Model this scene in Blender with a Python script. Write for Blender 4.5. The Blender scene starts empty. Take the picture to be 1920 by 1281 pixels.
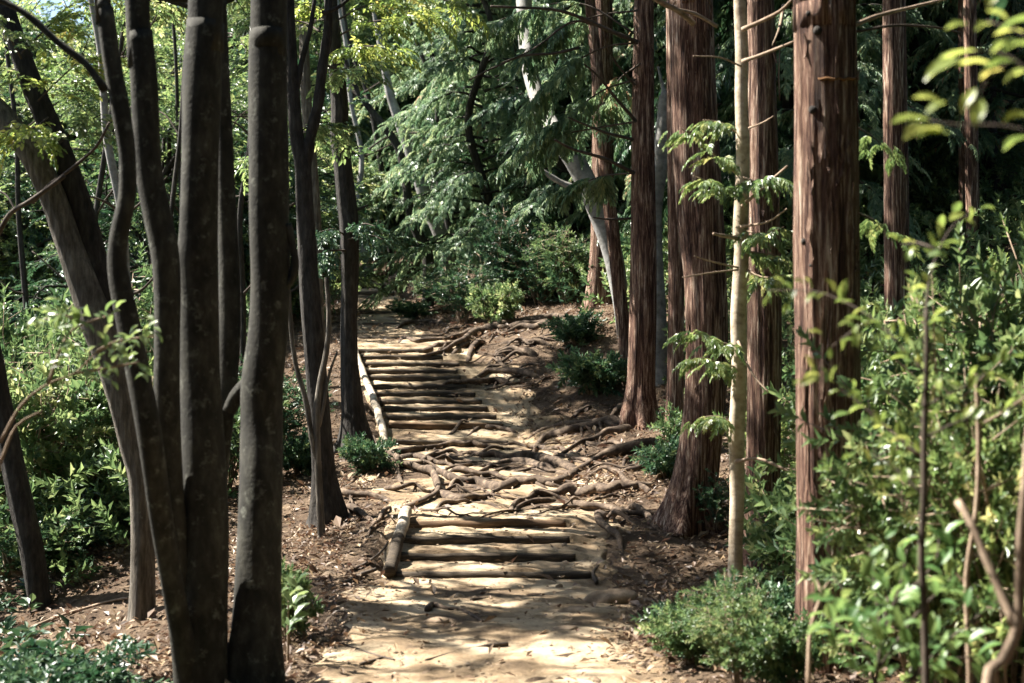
import bpy, math, random
import numpy as np
from mathutils import Vector, Matrix

random.seed(7)
rng = np.random.default_rng(11)
sc = bpy.context.scene
col = sc.collection
R = math.radians

# ------------------------------------------------------------------ camera
F = 1920 * 50.0 / 36.0          # focal length in pixels of the 1920 wide photograph
CZ = 2.03                       # eye height above the foot of the lower stairs
cam_d = bpy.data.cameras.new('camera')
cam = bpy.data.objects.new('camera', cam_d)
col.objects.link(cam)
cam.location = (0, 0, CZ)
cam.rotation_euler = (R(90), 0, 0)
cam_d.lens = 50
cam_d.sensor_width = 36
cam_d.clip_start = 0.1
cam_d.clip_end = 2000
cam_d.dof.use_dof = True
cam_d.dof.focus_distance = 15.5
cam_d.dof.aperture_fstop = 2.2
sc.camera = cam

# ------------------------------------------------------------------ light
SUN_EL, SUN_BACK = 49.0, 18.0   # elevation; degrees behind the left-hand direction
sdir = Vector((-math.cos(R(SUN_EL)) * math.cos(R(SUN_BACK)),
               math.cos(R(SUN_EL)) * math.sin(R(SUN_BACK)),
               math.sin(R(SUN_EL))))
world = bpy.data.worlds.new('World')
sc.world = world
world.use_nodes = True
wn = world.node_tree.nodes
wl = world.node_tree.links
bg = wn['Background']
sky = wn.new('ShaderNodeTexSky')
sky.sky_type = 'NISHITA'
sky.sun_disc = False
sky.sun_elevation = R(SUN_EL)
sky.sun_rotation = -(math.pi / 2 - R(SUN_BACK))
wl.new(sky.outputs[0], bg.inputs[0])
bg.inputs[1].default_value = 0.05
sun_d = bpy.data.lights.new('sun', 'SUN')
sun_d.energy = 5.0
sun_d.angle = R(0.55)
sun_d.color = (1.0, 0.945, 0.86)
sun = bpy.data.objects.new('sun', sun_d)
sun.rotation_euler = (-sdir).to_track_quat('-Z', 'Y').to_euler()
col.objects.link(sun)

vs = sc.view_settings
vs.view_transform = 'Standard'
vs.look = 'None'
vs.gamma = 1.0
vs.exposure = 2.3
vs.use_curve_mapping = False
sc.render.engine = 'CYCLES'
sc.cycles.use_denoising = True
sc.cycles.max_bounces = 6
sc.cycles.diffuse_bounces = 2
sc.cycles.transmission_bounces = 3
sc.cycles.transparent_max_bounces = 4
sc.cycles.sample_clamp_indirect = 4.0
sc.cycles.use_adaptive_sampling = True
sc.cycles.adaptive_threshold = 0.02

# ------------------------------------------------------------------ materials
def newmat(name):
    m = bpy.data.materials.new(name)
    m.use_nodes = True
    nt = m.node_tree
    b = nt.nodes['Principled BSDF']
    return m, nt, b

def N(nt, t, **kw):
    n = nt.nodes.new(t)
    for k, v in kw.items():
        if k.startswith('i_'):
            n.inputs[k[2:].replace('_', ' ')].default_value = v
        else:
            setattr(n, k, v)
    return n

def ramp(nt, stops):
    r = nt.nodes.new('ShaderNodeValToRGB')
    e = r.color_ramp.elements
    while len(e) < len(stops):
        e.new(0.5)
    for i, (p, c) in enumerate(stops):
        e[i].position = p
        e[i].color = (*c, 1)
    return r

def leaf_mat(name, stops, rough=0.35, transl=0.3, spec=0.5, tcol=None, sheen=0.0):
    """leaf colour varies leaf by leaf (attribute rnd) and plant by plant"""
    m, nt, b = newmat(name)
    L = nt.links.new
    at = N(nt, 'ShaderNodeAttribute', attribute_name='rnd')
    oi = N(nt, 'ShaderNodeObjectInfo')
    r = ramp(nt, stops)
    mix = N(nt, 'ShaderNodeMath', operation='MULTIPLY_ADD')
    mix.inputs[1].default_value = 0.24
    L(oi.outputs['Random'], mix.inputs[0])
    sc_ = N(nt, 'ShaderNodeMath', operation='MULTIPLY')
    sc_.inputs[1].default_value = 0.78
    L(at.outputs['Fac'], sc_.inputs[0])
    L(sc_.outputs[0], mix.inputs[2])
    L(mix.outputs[0], r.inputs[0])
    L(r.outputs[0], b.inputs['Base Color'])
    b.inputs['Roughness'].default_value = rough
    b.inputs['Specular IOR Level'].default_value = spec
    tr = N(nt, 'ShaderNodeBsdfTranslucent')
    hs = N(nt, 'ShaderNodeHueSaturation')
    hs.inputs['Hue'].default_value = 0.475
    hs.inputs['Saturation'].default_value = 1.0
    hs.inputs['Value'].default_value = 1.7
    L(r.outputs[0], hs.inputs['Color'])
    L(hs.outputs[0], tr.inputs['Color'])
    mx = N(nt, 'ShaderNodeMixShader')
    mx.inputs[0].default_value = transl
    L(b.outputs[0], mx.inputs[1])
    L(tr.outputs[0], mx.inputs[2])
    L(mx.outputs[0], nt.nodes['Material Output'].inputs['Surface'])
    return m

def bark_mat(name, cols, scale, rough=0.9, bump=0.6, dist=0.02, patch=None, bands=None):
    """cols: ramp over stretched noise; patch: (colour, threshold, scale) of lichen"""
    m, nt, b = newmat(name)
    L = nt.links.new
    tc = N(nt, 'ShaderNodeTexCoord')
    mp = N(nt, 'ShaderNodeMapping')
    mp.inputs['Scale'].default_value = scale
    L(tc.outputs['Object'], mp.inputs[0])
    n1 = N(nt, 'ShaderNodeTexNoise')
    n1.inputs['Scale'].default_value = 1.0
    n1.inputs['Detail'].default_value = 6
    n1.inputs['Roughness'].default_value = 0.65
    L(mp.outputs[0], n1.inputs['Vector'])
    r = ramp(nt, cols)
    L(n1.outputs['Fac'], r.inputs[0])
    last = r.outputs[0]
    n2 = N(nt, 'ShaderNodeTexNoise')
    n2.inputs['Scale'].default_value = 2.6
    n2.inputs['Detail'].default_value = 5
    L(tc.outputs['Object'], n2.inputs['Vector'])
    mv = N(nt, 'ShaderNodeMix', data_type='RGBA', blend_type='MULTIPLY')
    r2 = ramp(nt, [(0.3, (0.62, 0.6, 0.56)), (0.7, (1.2, 1.2, 1.2))])
    L(n2.outputs['Fac'], r2.inputs[0])
    mv.inputs[0].default_value = 1.0
    L(last, mv.inputs[6]); L(r2.outputs[0], mv.inputs[7])
    last = mv.outputs[2]
    if patch:
        c, th, s = patch
        n3 = N(nt, 'ShaderNodeTexNoise')
        n3.inputs['Scale'].default_value = s
        n3.inputs['Detail'].default_value = 7
        n3.inputs['Roughness'].default_value = 0.7
        L(tc.outputs['Object'], n3.inputs['Vector'])
        r3 = ramp(nt, [(th, (0, 0, 0)), (th + 0.12, (1, 1, 1))])
        L(n3.outputs['Fac'], r3.inputs[0])
        mp3 = N(nt, 'ShaderNodeMix', data_type='RGBA')
        L(r3.outputs[0], mp3.inputs[0])
        L(last, mp3.inputs[6])
        mp3.inputs[7].default_value = (*c, 1)
        last = mp3.outputs[2]
    L(last, b.inputs['Base Color'])
    b.inputs['Roughness'].default_value = rough
    b.inputs['Specular IOR Level'].default_value = 0.25
    bp = N(nt, 'ShaderNodeBump')
    bp.inputs['Strength'].default_value = bump
    bp.inputs['Distance'].default_value = dist
    h = n1.outputs['Fac']
    if bands:
        mb = N(nt, 'ShaderNodeMapping')
        mb.inputs['Scale'].default_value = bands
        L(tc.outputs['Object'], mb.inputs[0])
        nb = N(nt, 'ShaderNodeTexNoise')
        nb.inputs['Scale'].default_value = 1
        nb.inputs['Detail'].default_value = 4
        L(mb.outputs[0], nb.inputs['Vector'])
        ad = N(nt, 'ShaderNodeMath', operation='ADD')
        L(h, ad.inputs[0]); L(nb.outputs['Fac'], ad.inputs[1])
        h = ad.outputs[0]
    L(h, bp.inputs['Height'])
    L(bp.outputs[0], b.inputs['Normal'])
    return m

def cedar_mat(name):
    m, nt, b = newmat(name)
    L = nt.links.new
    tc = N(nt, 'ShaderNodeTexCoord')
    oi = N(nt, 'ShaderNodeObjectInfo')
    def noise(scale, detail, rough, dist=0.0):
        mp = N(nt, 'ShaderNodeMapping')
        mp.inputs['Scale'].default_value = scale
        L(tc.outputs['Object'], mp.inputs[0])
        L(oi.outputs['Location'], mp.inputs['Location'])
        n = N(nt, 'ShaderNodeTexNoise')
        n.inputs['Scale'].default_value = 1
        n.inputs['Detail'].default_value = detail
        n.inputs['Roughness'].default_value = rough
        n.inputs['Distortion'].default_value = dist
        L(mp.outputs[0], n.inputs['Vector'])
        return n.outputs['Fac']
    strip = noise((22, 22, 1.5), 4, .6, 1.2)      # broad peeling strips
    fibre = noise((80, 80, 5.5), 5, .75, .5)       # fine fibres
    tone = noise((5, 5, 1.3), 4, .6)
    mad = N(nt, 'ShaderNodeMath', operation='MULTIPLY_ADD')
    mad.inputs[1].default_value = .55
    L(fibre, mad.inputs[0])
    ml = N(nt, 'ShaderNodeMath', operation='MULTIPLY'); ml.inputs[1].default_value = .62
    L(strip, ml.inputs[0]); L(ml.outputs[0], mad.inputs[2])
    r = ramp(nt, [(.41, (.01, .006, .005)), (.5, (.042, .021, .015)), (.57, (.105, .056, .039)), (.64, (.23, .145, .1)), (.73, (.5, .4, .31))])
    L(mad.outputs[0], r.inputs[0])
    rt = ramp(nt, [(.3, (.72, .62, .58)), (.5, (1, 1, 1)), (.7, (1.15, 1.2, 1.25))])
    L(tone, rt.inputs[0])
    mv = N(nt, 'ShaderNodeMix', data_type='RGBA', blend_type='MULTIPLY')
    mv.inputs[0].default_value = 1
    L(r.outputs[0], mv.inputs[6]); L(rt.outputs[0], mv.inputs[7])
    L(mv.outputs[2], b.inputs['Base Color'])
    b.inputs['Roughness'].default_value = .85
    b.inputs['Specular IOR Level'].default_value = .2
    bp = N(nt, 'ShaderNodeBump')
    bp.inputs['Strength'].default_value = 1.0
    bp.inputs['Distance'].default_value = .035
    L(mad.outputs[0], bp.inputs['Height'])
    L(bp.outputs[0], b.inputs['Normal'])
    return m

def soil_mat(name, stops, scale, fine=(0.7, 1.25), bump=0.7, dist=0.03, stretch=(1, 1, 1)):
    m, nt, b = newmat(name)
    L = nt.links.new
    tc = N(nt, 'ShaderNodeTexCoord')
    mp = N(nt, 'ShaderNodeMapping')
    mp.inputs['Scale'].default_value = stretch
    L(tc.outputs['Object'], mp.inputs[0])
    n1 = N(nt, 'ShaderNodeTexNoise')
    n1.inputs['Scale'].default_value = scale
    n1.inputs['Detail'].default_value = 8
    n1.inputs['Roughness'].default_value = 0.62
    L(mp.outputs[0], n1.inputs['Vector'])
    r = ramp(nt, stops)
    L(n1.outputs['Fac'], r.inputs[0])
    n2 = N(nt, 'ShaderNodeTexNoise')
    n2.inputs['Scale'].default_value = 38
    n2.inputs['Detail'].default_value = 6
    n2.inputs['Roughness'].default_value = 0.75
    L(tc.outputs['Object'], n2.inputs['Vector'])
    r2 = ramp(nt, [(0.3, (fine[0],) * 3), (0.7, (fine[1],) * 3)])
    L(n2.outputs['Fac'], r2.inputs[0])
    mv = N(nt, 'ShaderNodeMix', data_type='RGBA', blend_type='MULTIPLY')
    mv.inputs[0].default_value = 1
    L(r.outputs[0], mv.inputs[6]); L(r2.outputs[0], mv.inputs[7])
    L(mv.outputs[2], b.inputs['Base Color'])
    b.inputs['Roughness'].default_value = 0.95
    b.inputs['Specular IOR Level'].default_value = 0.15
    ad = N(nt, 'ShaderNodeMath', operation='MULTIPLY_ADD')
    ad.inputs[1].default_value = 2.5
    L(n1.outputs['Fac'], ad.inputs[0]); L(n2.outputs['Fac'], ad.inputs[2])
    bp = N(nt, 'ShaderNodeBump')
    bp.inputs['Strength'].default_value = bump
    bp.inputs['Distance'].default_value = dist
    L(ad.outputs[0], bp.inputs['Height'])
    L(bp.outputs[0], b.inputs['Normal'])
    return m

M = {}
M['smooth_bark'] = bark_mat('smooth grey bark', [(0.3, (0.017, 0.0165, 0.014)), (0.5, (0.033, 0.032, 0.026)), (0.72, (0.07, 0.068, 0.055))],
                            (16, 16, 7), bump=0.35, dist=0.008, patch=((0.12, 0.122, 0.1), 0.57, 13), bands=(40, 40, 46))
M['rough_bark'] = bark_mat('furrowed grey bark', [(0.3, (0.05, 0.043, 0.036)), (0.5, (0.12, 0.105, 0.085)), (0.72, (0.24, 0.215, 0.18))],
                           (34, 34, 5), bump=0.9, dist=0.03, patch=((0.25, 0.25, 0.2), 0.6, 6))
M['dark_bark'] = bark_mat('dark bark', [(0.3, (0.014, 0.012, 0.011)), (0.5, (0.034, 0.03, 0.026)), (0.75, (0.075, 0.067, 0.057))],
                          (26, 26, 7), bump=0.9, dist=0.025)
M['cedar_bark'] = cedar_mat('red cedar bark')
M['pale_bark'] = bark_mat('pale sapling bark', [(0.3, (0.24, 0.19, 0.135)), (0.5, (0.42, 0.35, 0.26)), (0.75, (0.55, 0.49, 0.39))],
                          (14, 14, 20), bump=0.4, dist=0.01, patch=((0.16, 0.13, 0.09), 0.6, 14))
M['grey_bark'] = bark_mat('blue grey bark', [(0.3, (0.13, 0.125, 0.12)), (0.5, (0.24, 0.235, 0.225)), (0.75, (0.36, 0.35, 0.33))],
                          (10, 10, 12), bump=0.5, dist=0.015)
M['root'] = bark_mat('worn root', [(0.3, (0.032, 0.022, 0.016)), (0.5, (0.085, 0.06, 0.042)), (0.75, (0.24, 0.18, 0.125))],
                     (12, 12, 12), bump=0.8, dist=0.015)
M['twig'] = bark_mat('dry twig', [(0.3, (0.16, 0.11, 0.075)), (0.6, (0.34, 0.26, 0.19))], (20, 20, 20), bump=0.4, dist=0.005)
M['darktwig'] = bark_mat('dark twig', [(0.3, (0.035, 0.028, 0.022)), (0.6, (0.09, 0.07, 0.055))], (20, 20, 20), bump=0.4, dist=0.005)
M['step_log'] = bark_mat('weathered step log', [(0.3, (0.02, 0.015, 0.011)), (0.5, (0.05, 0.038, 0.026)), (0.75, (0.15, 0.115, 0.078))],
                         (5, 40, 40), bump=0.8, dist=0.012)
M['step_log_fresh'] = bark_mat('orange worn log', [(0.3, (0.04, 0.024, 0.013)), (0.5, (0.1, 0.06, 0.032)), (0.75, (0.22, 0.15, 0.09))],
                               (5, 40, 40), bump=0.7, dist=0.01)
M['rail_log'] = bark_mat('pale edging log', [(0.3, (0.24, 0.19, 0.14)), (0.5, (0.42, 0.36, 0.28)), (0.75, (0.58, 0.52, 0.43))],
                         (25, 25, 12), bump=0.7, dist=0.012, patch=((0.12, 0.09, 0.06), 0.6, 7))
M['stone'] = bark_mat('brown stone', [(0.3, (0.12, 0.085, 0.055)), (0.55, (0.25, 0.185, 0.125)), (0.75, (0.38, 0.3, 0.22))],
                      (9, 9, 9), bump=0.7, dist=0.01)
M['strap'] = bark_mat('orange strap', [(0.3, (0.11, 0.055, 0.022)), (0.6, (0.2, 0.1, 0.038))], (30, 30, 30), bump=0.3, dist=0.004)
M['path'] = soil_mat('sandy path', [(0.34, (0.085, 0.06, 0.04)), (0.45, (0.21, 0.15, 0.09)), (0.62, (0.43, 0.34, 0.228))], 1.7, bump=0.6, dist=0.03)
M['ground'] = soil_mat('forest soil', [(0.3, (0.045, 0.03, 0.02)), (0.5, (0.1, 0.068, 0.044)), (0.72, (0.2, 0.145, 0.095))], 3.2, fine=(0.55, 1.35), bump=0.9, dist=0.04)

M['litter'] = leaf_mat('dead leaf litter', [(0.0, (0.04, 0.025, 0.016)), (0.35, (0.11, 0.068, 0.042)), (0.62, (0.19, 0.128, 0.068)), (0.86, (0.33, 0.245, 0.145)), (1.0, (0.34, 0.17, 0.06))],
                       rough=0.55, transl=0.12, spec=0.4)
M['broad'] = leaf_mat('fresh green leaves', [(0.0, (0.03, 0.07, 0.028)), (0.35, (0.075, 0.135, 0.045)), (0.7, (0.15, 0.215, 0.075)), (1.0, (0.32, 0.34, 0.15))],
                      rough=0.38, transl=0.45, spec=0.8)
M['cypress'] = leaf_mat('cypress sprays', [(0.0, (0.04, 0.09, 0.055)), (0.3, (0.09, 0.16, 0.085)), (0.7, (0.18, 0.26, 0.135)), (0.9, (0.31, 0.37, 0.2)), (1.0, (0.36, 0.23, 0.13))],
                        rough=0.46, transl=0.4, spec=0.5)
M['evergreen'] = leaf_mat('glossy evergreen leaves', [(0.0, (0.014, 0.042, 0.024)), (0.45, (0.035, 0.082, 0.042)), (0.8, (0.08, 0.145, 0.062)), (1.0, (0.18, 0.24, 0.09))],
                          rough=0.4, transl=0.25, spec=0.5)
M['herb'] = leaf_mat('dark low leaves', [(0.0, (0.01, 0.03, 0.016)), (0.5, (0.024, 0.058, 0.028)), (0.85, (0.055, 0.105, 0.042)), (1.0, (0.16, 0.2, 0.07))], rough=.45, transl=.2, spec=.35)
M['shrub'] = leaf_mat('shrub leaves', [(0.0, (0.028, 0.07, 0.028)), (0.4, (0.07, 0.13, 0.048)), (0.75, (0.15, 0.22, 0.085)), (1.0, (0.32, 0.35, 0.16))],
                      rough=0.44, transl=0.38, spec=0.55)
M['yellow'] = leaf_mat('yellow green young leaves', [(0.0, (0.06, 0.12, 0.03)), (0.45, (0.15, 0.22, 0.05)), (0.8, (0.28, 0.32, 0.08)), (1.0, (0.5, 0.42, 0.1))],
                       rough=0.35, transl=0.5, spec=0.5)
M['bright'] = leaf_mat('bright green young leaves', [(0.0, (0.04, 0.1, 0.035)), (0.5, (0.08, 0.17, 0.05)), (1.0, (0.19, 0.27, 0.08))],
                       rough=0.42, transl=0.42, spec=0.5)

# ------------------------------------------------------------------ terrain functions
LOWER = [(12.20, 0.063), (12.70, 0.147), (13.20, 0.236), (13.70, 0.312)]
UPPER = [(19.30, 0.700), (20.10, 0.881), (20.40, 0.986), (20.70, 1.095), (20.95, 1.186), (21.20, 1.287),
         (21.50, 1.389), (21.80, 1.511), (22.10, 1.603), (22.40, 1.715), (22.70, 1.813), (23.10, 1.920)]
TOP = [(27.0, 2.36)]
FAR = [(33.0, 3.05), (33.6, 3.21), (34.2, 3.41)]
PY = [-30, 0, 8, 10, 12.1, 12.7, 13.7, 16, 19.2, 20.1, 23.1, 25, 27.2, 32.8, 34.3, 37, 45, 60, 100, 200]
PZ = [1.0, .43, .06, .0, -.02, .08, .27, .40, .60, .82, 1.88, 2.12, 2.36, 2.98, 3.38, 3.6, 5.0, 8.0, 14, 22]
XY = [-30, 0, 8, 12, 14, 17, 20, 22.7, 27, 34, 45, 60]
XX = [0.3, 0.1, -.16, -.17, -.18, -.45, -.88, -1.55, -2.35, -3.3, -6.0, -8]

def prof(y):
    return (np.interp(y - .25, PY, PZ) + np.interp(y, PY, PZ) + np.interp(y + .25, PY, PZ)) / 3
def xp(y):
    return np.interp(y, XY, XX)

_ph = np.random.default_rng(3).uniform(0, 6.28, (40,))
def wob(x, y, f, k):
    return (np.sin(x * f + _ph[k]) * np.cos(y * f * 1.13 + _ph[k + 1]) + np.sin(x * f * .63 + y * f * .81 + _ph[k + 2])
            + np.cos(x * f * 1.7 - y * f * .55 + _ph[k + 3]) * .6) / 2.6

def sstep(a, b, t):
    u = np.clip((t - a) / (b - a), 0, 1)
    return u * u * (3 - 2 * u)

def H(x, y):
    x = np.asarray(x, float); y = np.asarray(y, float)
    d = x - xp(y)
    z = prof(y)
    # right bank
    k = np.interp(y, [0, 9, 14, 16, 19, 24, 30, 60], [.10, .08, .02, .16, .30, .17, .3, .3])
    r = np.maximum(0, d - 1.0)
    z = z + k * np.minimum(r, 1.8) + .32 * np.maximum(0, d - 2.8) * np.interp(y, [0, 10], [.5, 1.0]) - .12 * np.maximum(0, d - 16)
    # left falls away
    l = -d
    z = z - .14 * np.maximum(0, l - 1.2) - .12 * np.maximum(0, l - 3) - .16 * np.maximum(0, l - 5) + .3 * np.maximum(0, l - 16) * np.interp(y, [20, 40], [1, 1])
    amp = .02 + .06 * sstep(.9, 2.4, np.abs(d)) + .25 * sstep(6, 14, np.abs(d))
    z = z + amp * (wob(x, y, 1.1, 0) + .5 * wob(x, y, 2.9, 7) + .3 * wob(x, y, 6.1, 14))
    return z

def tread(y):
    """stepped height of the stairs (NaN outside the flights)"""
    y = np.asarray(y, float)
    z = np.full(y.shape, np.nan)
    for fl, end in ((LOWER, 14.3), (UPPER, 23.7), (FAR, 34.9)):
        for i, (yy, zz) in enumerate(fl):
            ne = fl[i + 1] if i + 1 < len(fl) else (end, zz + .04)
            m = (y >= yy) & (y < ne[0])
            rise = (ne[1] - zz)
            z = np.where(m, zz - .006 + max(0, rise - .085) * .9 * (y - yy) / (ne[0] - yy), z)
    return z

def HP(x, y):
    """height of the walked path surface"""
    z = H(x, y)
    z = z + .05 * wob(x, y, 3.6, 30) * sstep(14.1, 14.8, y) * (1 - sstep(18.2, 19.1, y))
    t = tread(y - 0.012 * (x - xp(y)))
    d = np.abs(x - xp(y))
    w = 1 - sstep(.72, .98, d)
    return np.where(np.isnan(t), z, z * (1 - w) + np.nan_to_num(t) * w)

def P(px, py, D):
    return Vector(((px - 960) / F * D, D, CZ - (py - 640.5) / F * D))

def hit(px, py, d0=5.0, d1=60.0):
    """where the line of sight through a photo pixel meets the ground"""
    D = np.arange(d0, d1, .02)
    X = (px - 960) / F * D
    Z = CZ - (py - 640.5) / F * D
    h = HP(X, D)
    i = np.argmax(Z <= h)
    if Z[i] > h[i]:
        i = len(D) - 1
    return Vector((X[i], D[i], h[i]))

# ------------------------------------------------------------------ mesh helpers
def mesh(name, V, Fc, mat, smooth=True, rnd=None):
    V = np.asarray(V, np.float32)
    me = bpy.data.meshes.new(name)
    if isinstance(Fc, np.ndarray):
        n, k = Fc.shape
        me.vertices.add(len(V))
        me.vertices.foreach_set('co', V.ravel())
        me.loops.add(n * k)
        me.loops.foreach_set('vertex_index', Fc.astype(np.int32).ravel())
        me.polygons.add(n)
        me.polygons.foreach_set('loop_start', np.arange(0, n * k, k, dtype=np.int32))
        me.update(calc_edges=True)
    else:
        me.from_pydata([tuple(v) for v in V], [], Fc)
    me.polygons.foreach_set('use_smooth', np.full(len(me.polygons), smooth, dtype=bool))
    if rnd is not None:
        a = me.attributes.new('rnd', 'FLOAT', 'POINT')
        a.data.foreach_set('value', np.asarray(rnd, np.float32))
    me.materials.append(M[mat] if isinstance(mat, str) else mat)
    me.update()
    return me

def obj(name, me, parent=None, loc=None, rotz=0, scale=None, **tags):
    o = bpy.data.objects.new(name, me)
    col.objects.link(o)
    if parent is not None:
        o.parent = parent
    if loc is not None:
        o.location = loc
    if rotz:
        o.rotation_euler = (0, 0, rotz)
    if scale is not None:
        o.scale = scale if hasattr(scale, '__len__') else (scale,) * 3
    for k, v in tags.items():
        if v is not None:
            o[k] = v
    return o

def thing(name, label, category, loc, group=None):
    return obj(name, None, loc=loc, label=label, category=category, group=group)

def catmull(pts, rad, step):
    pts = np.asarray(pts, float); rad = np.asarray(rad, float)
    if len(pts) == 2:
        n = max(2, int(np.linalg.norm(pts[1] - pts[0]) / step) + 1)
        t = np.linspace(0, 1, n)[:, None]
        return pts[0] * (1 - t) + pts[1] * t, rad[0] * (1 - t[:, 0]) + rad[1] * t[:, 0]
    e = np.vstack([2 * pts[0] - pts[1], pts, 2 * pts[-1] - pts[-2]])
    er = np.concatenate([[rad[0]], rad, [rad[-1]]])
    P_, R_ = [], []
    for i in range(1, len(e) - 2):
        n = max(1, int(np.ceil(np.linalg.norm(e[i + 1] - e[i]) / step)))
        t = np.linspace(0, 1, n, endpoint=False)[:, None]
        def cr(a, b, c, d):
            return .5 * (2 * b + (c - a) * t + (2 * a - 5 * b + 4 * c - d) * t ** 2 + (-a + 3 * b - 3 * c + d) * t ** 3)
        P_.append(cr(e[i - 1], e[i], e[i + 1], e[i + 2]))
        R_.append(er[i] * (1 - t[:, 0]) + er[i + 1] * t[:, 0])
    P_.append(pts[-1:]); R_.append(rad[-1:])
    return np.vstack(P_), np.concatenate(R_)

def tube(pts, rad, sides=10, step=.1, disp=None, flare=None):
    """tapered tube through pts; disp(theta, s) multiplies the radius; flare=(amount, height, lobes, phase) widens the start"""
    p, r = catmull(pts, rad, step)
    n = len(p)
    tan = np.gradient(p, axis=0)
    tan /= np.linalg.norm(tan, axis=1)[:, None] + 1e-9
    u = np.cross(tan[0], [0.3, 1, 0.05]); u /= np.linalg.norm(u)
    U = np.zeros((n, 3)); U[0] = u
    for i in range(1, n):
        v = U[i - 1] - tan[i] * np.dot(U[i - 1], tan[i])
        U[i] = v / (np.linalg.norm(v) + 1e-9)
    W = np.cross(tan, U)
    s = np.concatenate([[0], np.cumsum(np.linalg.norm(np.diff(p, axis=0), axis=1))])
    th = np.linspace(0, 2 * np.pi, sides, endpoint=False)
    TH, S = np.meshgrid(th, s)
    rr = np.repeat(r[:, None], sides, 1)
    if disp is not None:
        rr = rr * disp(TH, S)
    if flare is not None:
        a, hh, lobes, ph = flare
        lob = np.maximum(0, .45 + .55 * np.cos(lobes * TH + ph) + .25 * np.cos((lobes + 2) * TH + ph * 2.3))
        rr = rr * (1 + a * np.exp(-S / hh) * lob)
    V = p[:, None, :] + (np.cos(TH)[..., None] * U[:, None, :] + np.sin(TH)[..., None] * W[:, None, :]) * rr[..., None]
    V = V.reshape(-1, 3)
    i = np.arange(n - 1)[:, None] * sides
    j = np.arange(sides)[None, :]
    j2 = (j + 1) % sides
    Fc = np.stack([i + j, i + j2, i + sides + j2, i + sides + j], -1).reshape(-1, 4)
    # closed ends
    V = np.vstack([V, p[:1], p[-1:]])
    c0, c1 = n * sides, n * sides + 1
    jj = np.arange(sides); jn = (jj + 1) % sides
    cap0 = np.stack([np.full(sides, c0), jn, jj, jj], -1)
    base = (n - 1) * sides
    cap1 = np.stack([np.full(sides, c1), base + jj, base + jn, base + jn], -1)
    return V, Fc, (cap0[:, :3], cap1[:, :3])

def tube_mesh(name, tubes, mat):
    """one mesh from one or more tube() results"""
    Vs, Fs, off = [], [], 0
    for V, Fc, caps in tubes:
        Vs.append(V)
        Fs.append((Fc, caps, off))
        off += len(V)
    V = np.vstack(Vs)
    quads = np.vstack([f + o for f, c, o in Fs])
    tris = np.vstack([np.vstack([c[0], c[1]]) + o for f, c, o in Fs])
    me = bpy.data.meshes.new(name)
    nq, ntr = len(quads), len(tris)
    me.vertices.add(len(V))
    me.vertices.foreach_set('co', V.astype(np.float32).ravel())
    me.loops.add(nq * 4 + ntr * 3)
    me.loops.foreach_set('vertex_index', np.concatenate([quads.ravel(), tris.ravel()]).astype(np.int32))
    me.polygons.add(nq + ntr)
    me.polygons.foreach_set('loop_start', np.concatenate([np.arange(nq) * 4, nq * 4 + np.arange(ntr) * 3]).astype(np.int32))
    me.update(calc_edges=True)
    me.polygons.foreach_set('use_smooth', np.ones(nq + ntr, dtype=bool))
    me.materials.append(M[mat] if isinstance(mat, str) else mat)
    me.update()
    return me

def bark_disp(kind, seed, sides=0):
    g = np.random.default_rng(seed)
    ph = g.uniform(0, 6.28, 30)
    if kind == 'cedar':
        def d(T, S):
            z = 0
            for k, (m, a) in enumerate(((5, .02), (9, .016), (14, .016), (19, .014), (25, .012))):
                z = z + a * np.sin(m * T + ph[k] + 1.3 * np.sin(S * (.5 + .35 * k) + ph[k + 6]) + .6 * np.sin(S * 2.3 + ph[k + 12]))
            return 1 + z + .02 * np.sin(S * 1.1 + ph[20]) * np.sin(T + ph[21])
        return d
    if kind == 'smooth':
        def d(T, S):
            return (1 + .045 * np.sin(S * 2.1 + ph[0] + np.sin(T + ph[1])) * np.sin(T + ph[2]) + .025 * np.sin(2 * T + S * 1.3 + ph[3])
                    + .02 * np.sin(3 * T - S * 3.1 + ph[4]))
        return d
    def d(T, S):
        z = 0
        for k, (m, a) in enumerate(((3, .04), (6, .03), (9, .03), (13, .025))):
            z = z + a * np.sin(m * T + ph[k] + 1.2 * np.sin(S * (1.2 + .7 * k) + ph[k + 6]))
        return 1 + z + .04 * np.sin(S * 2.7 + ph[20]) * np.sin(T + S + ph[21])
    return d

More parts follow.
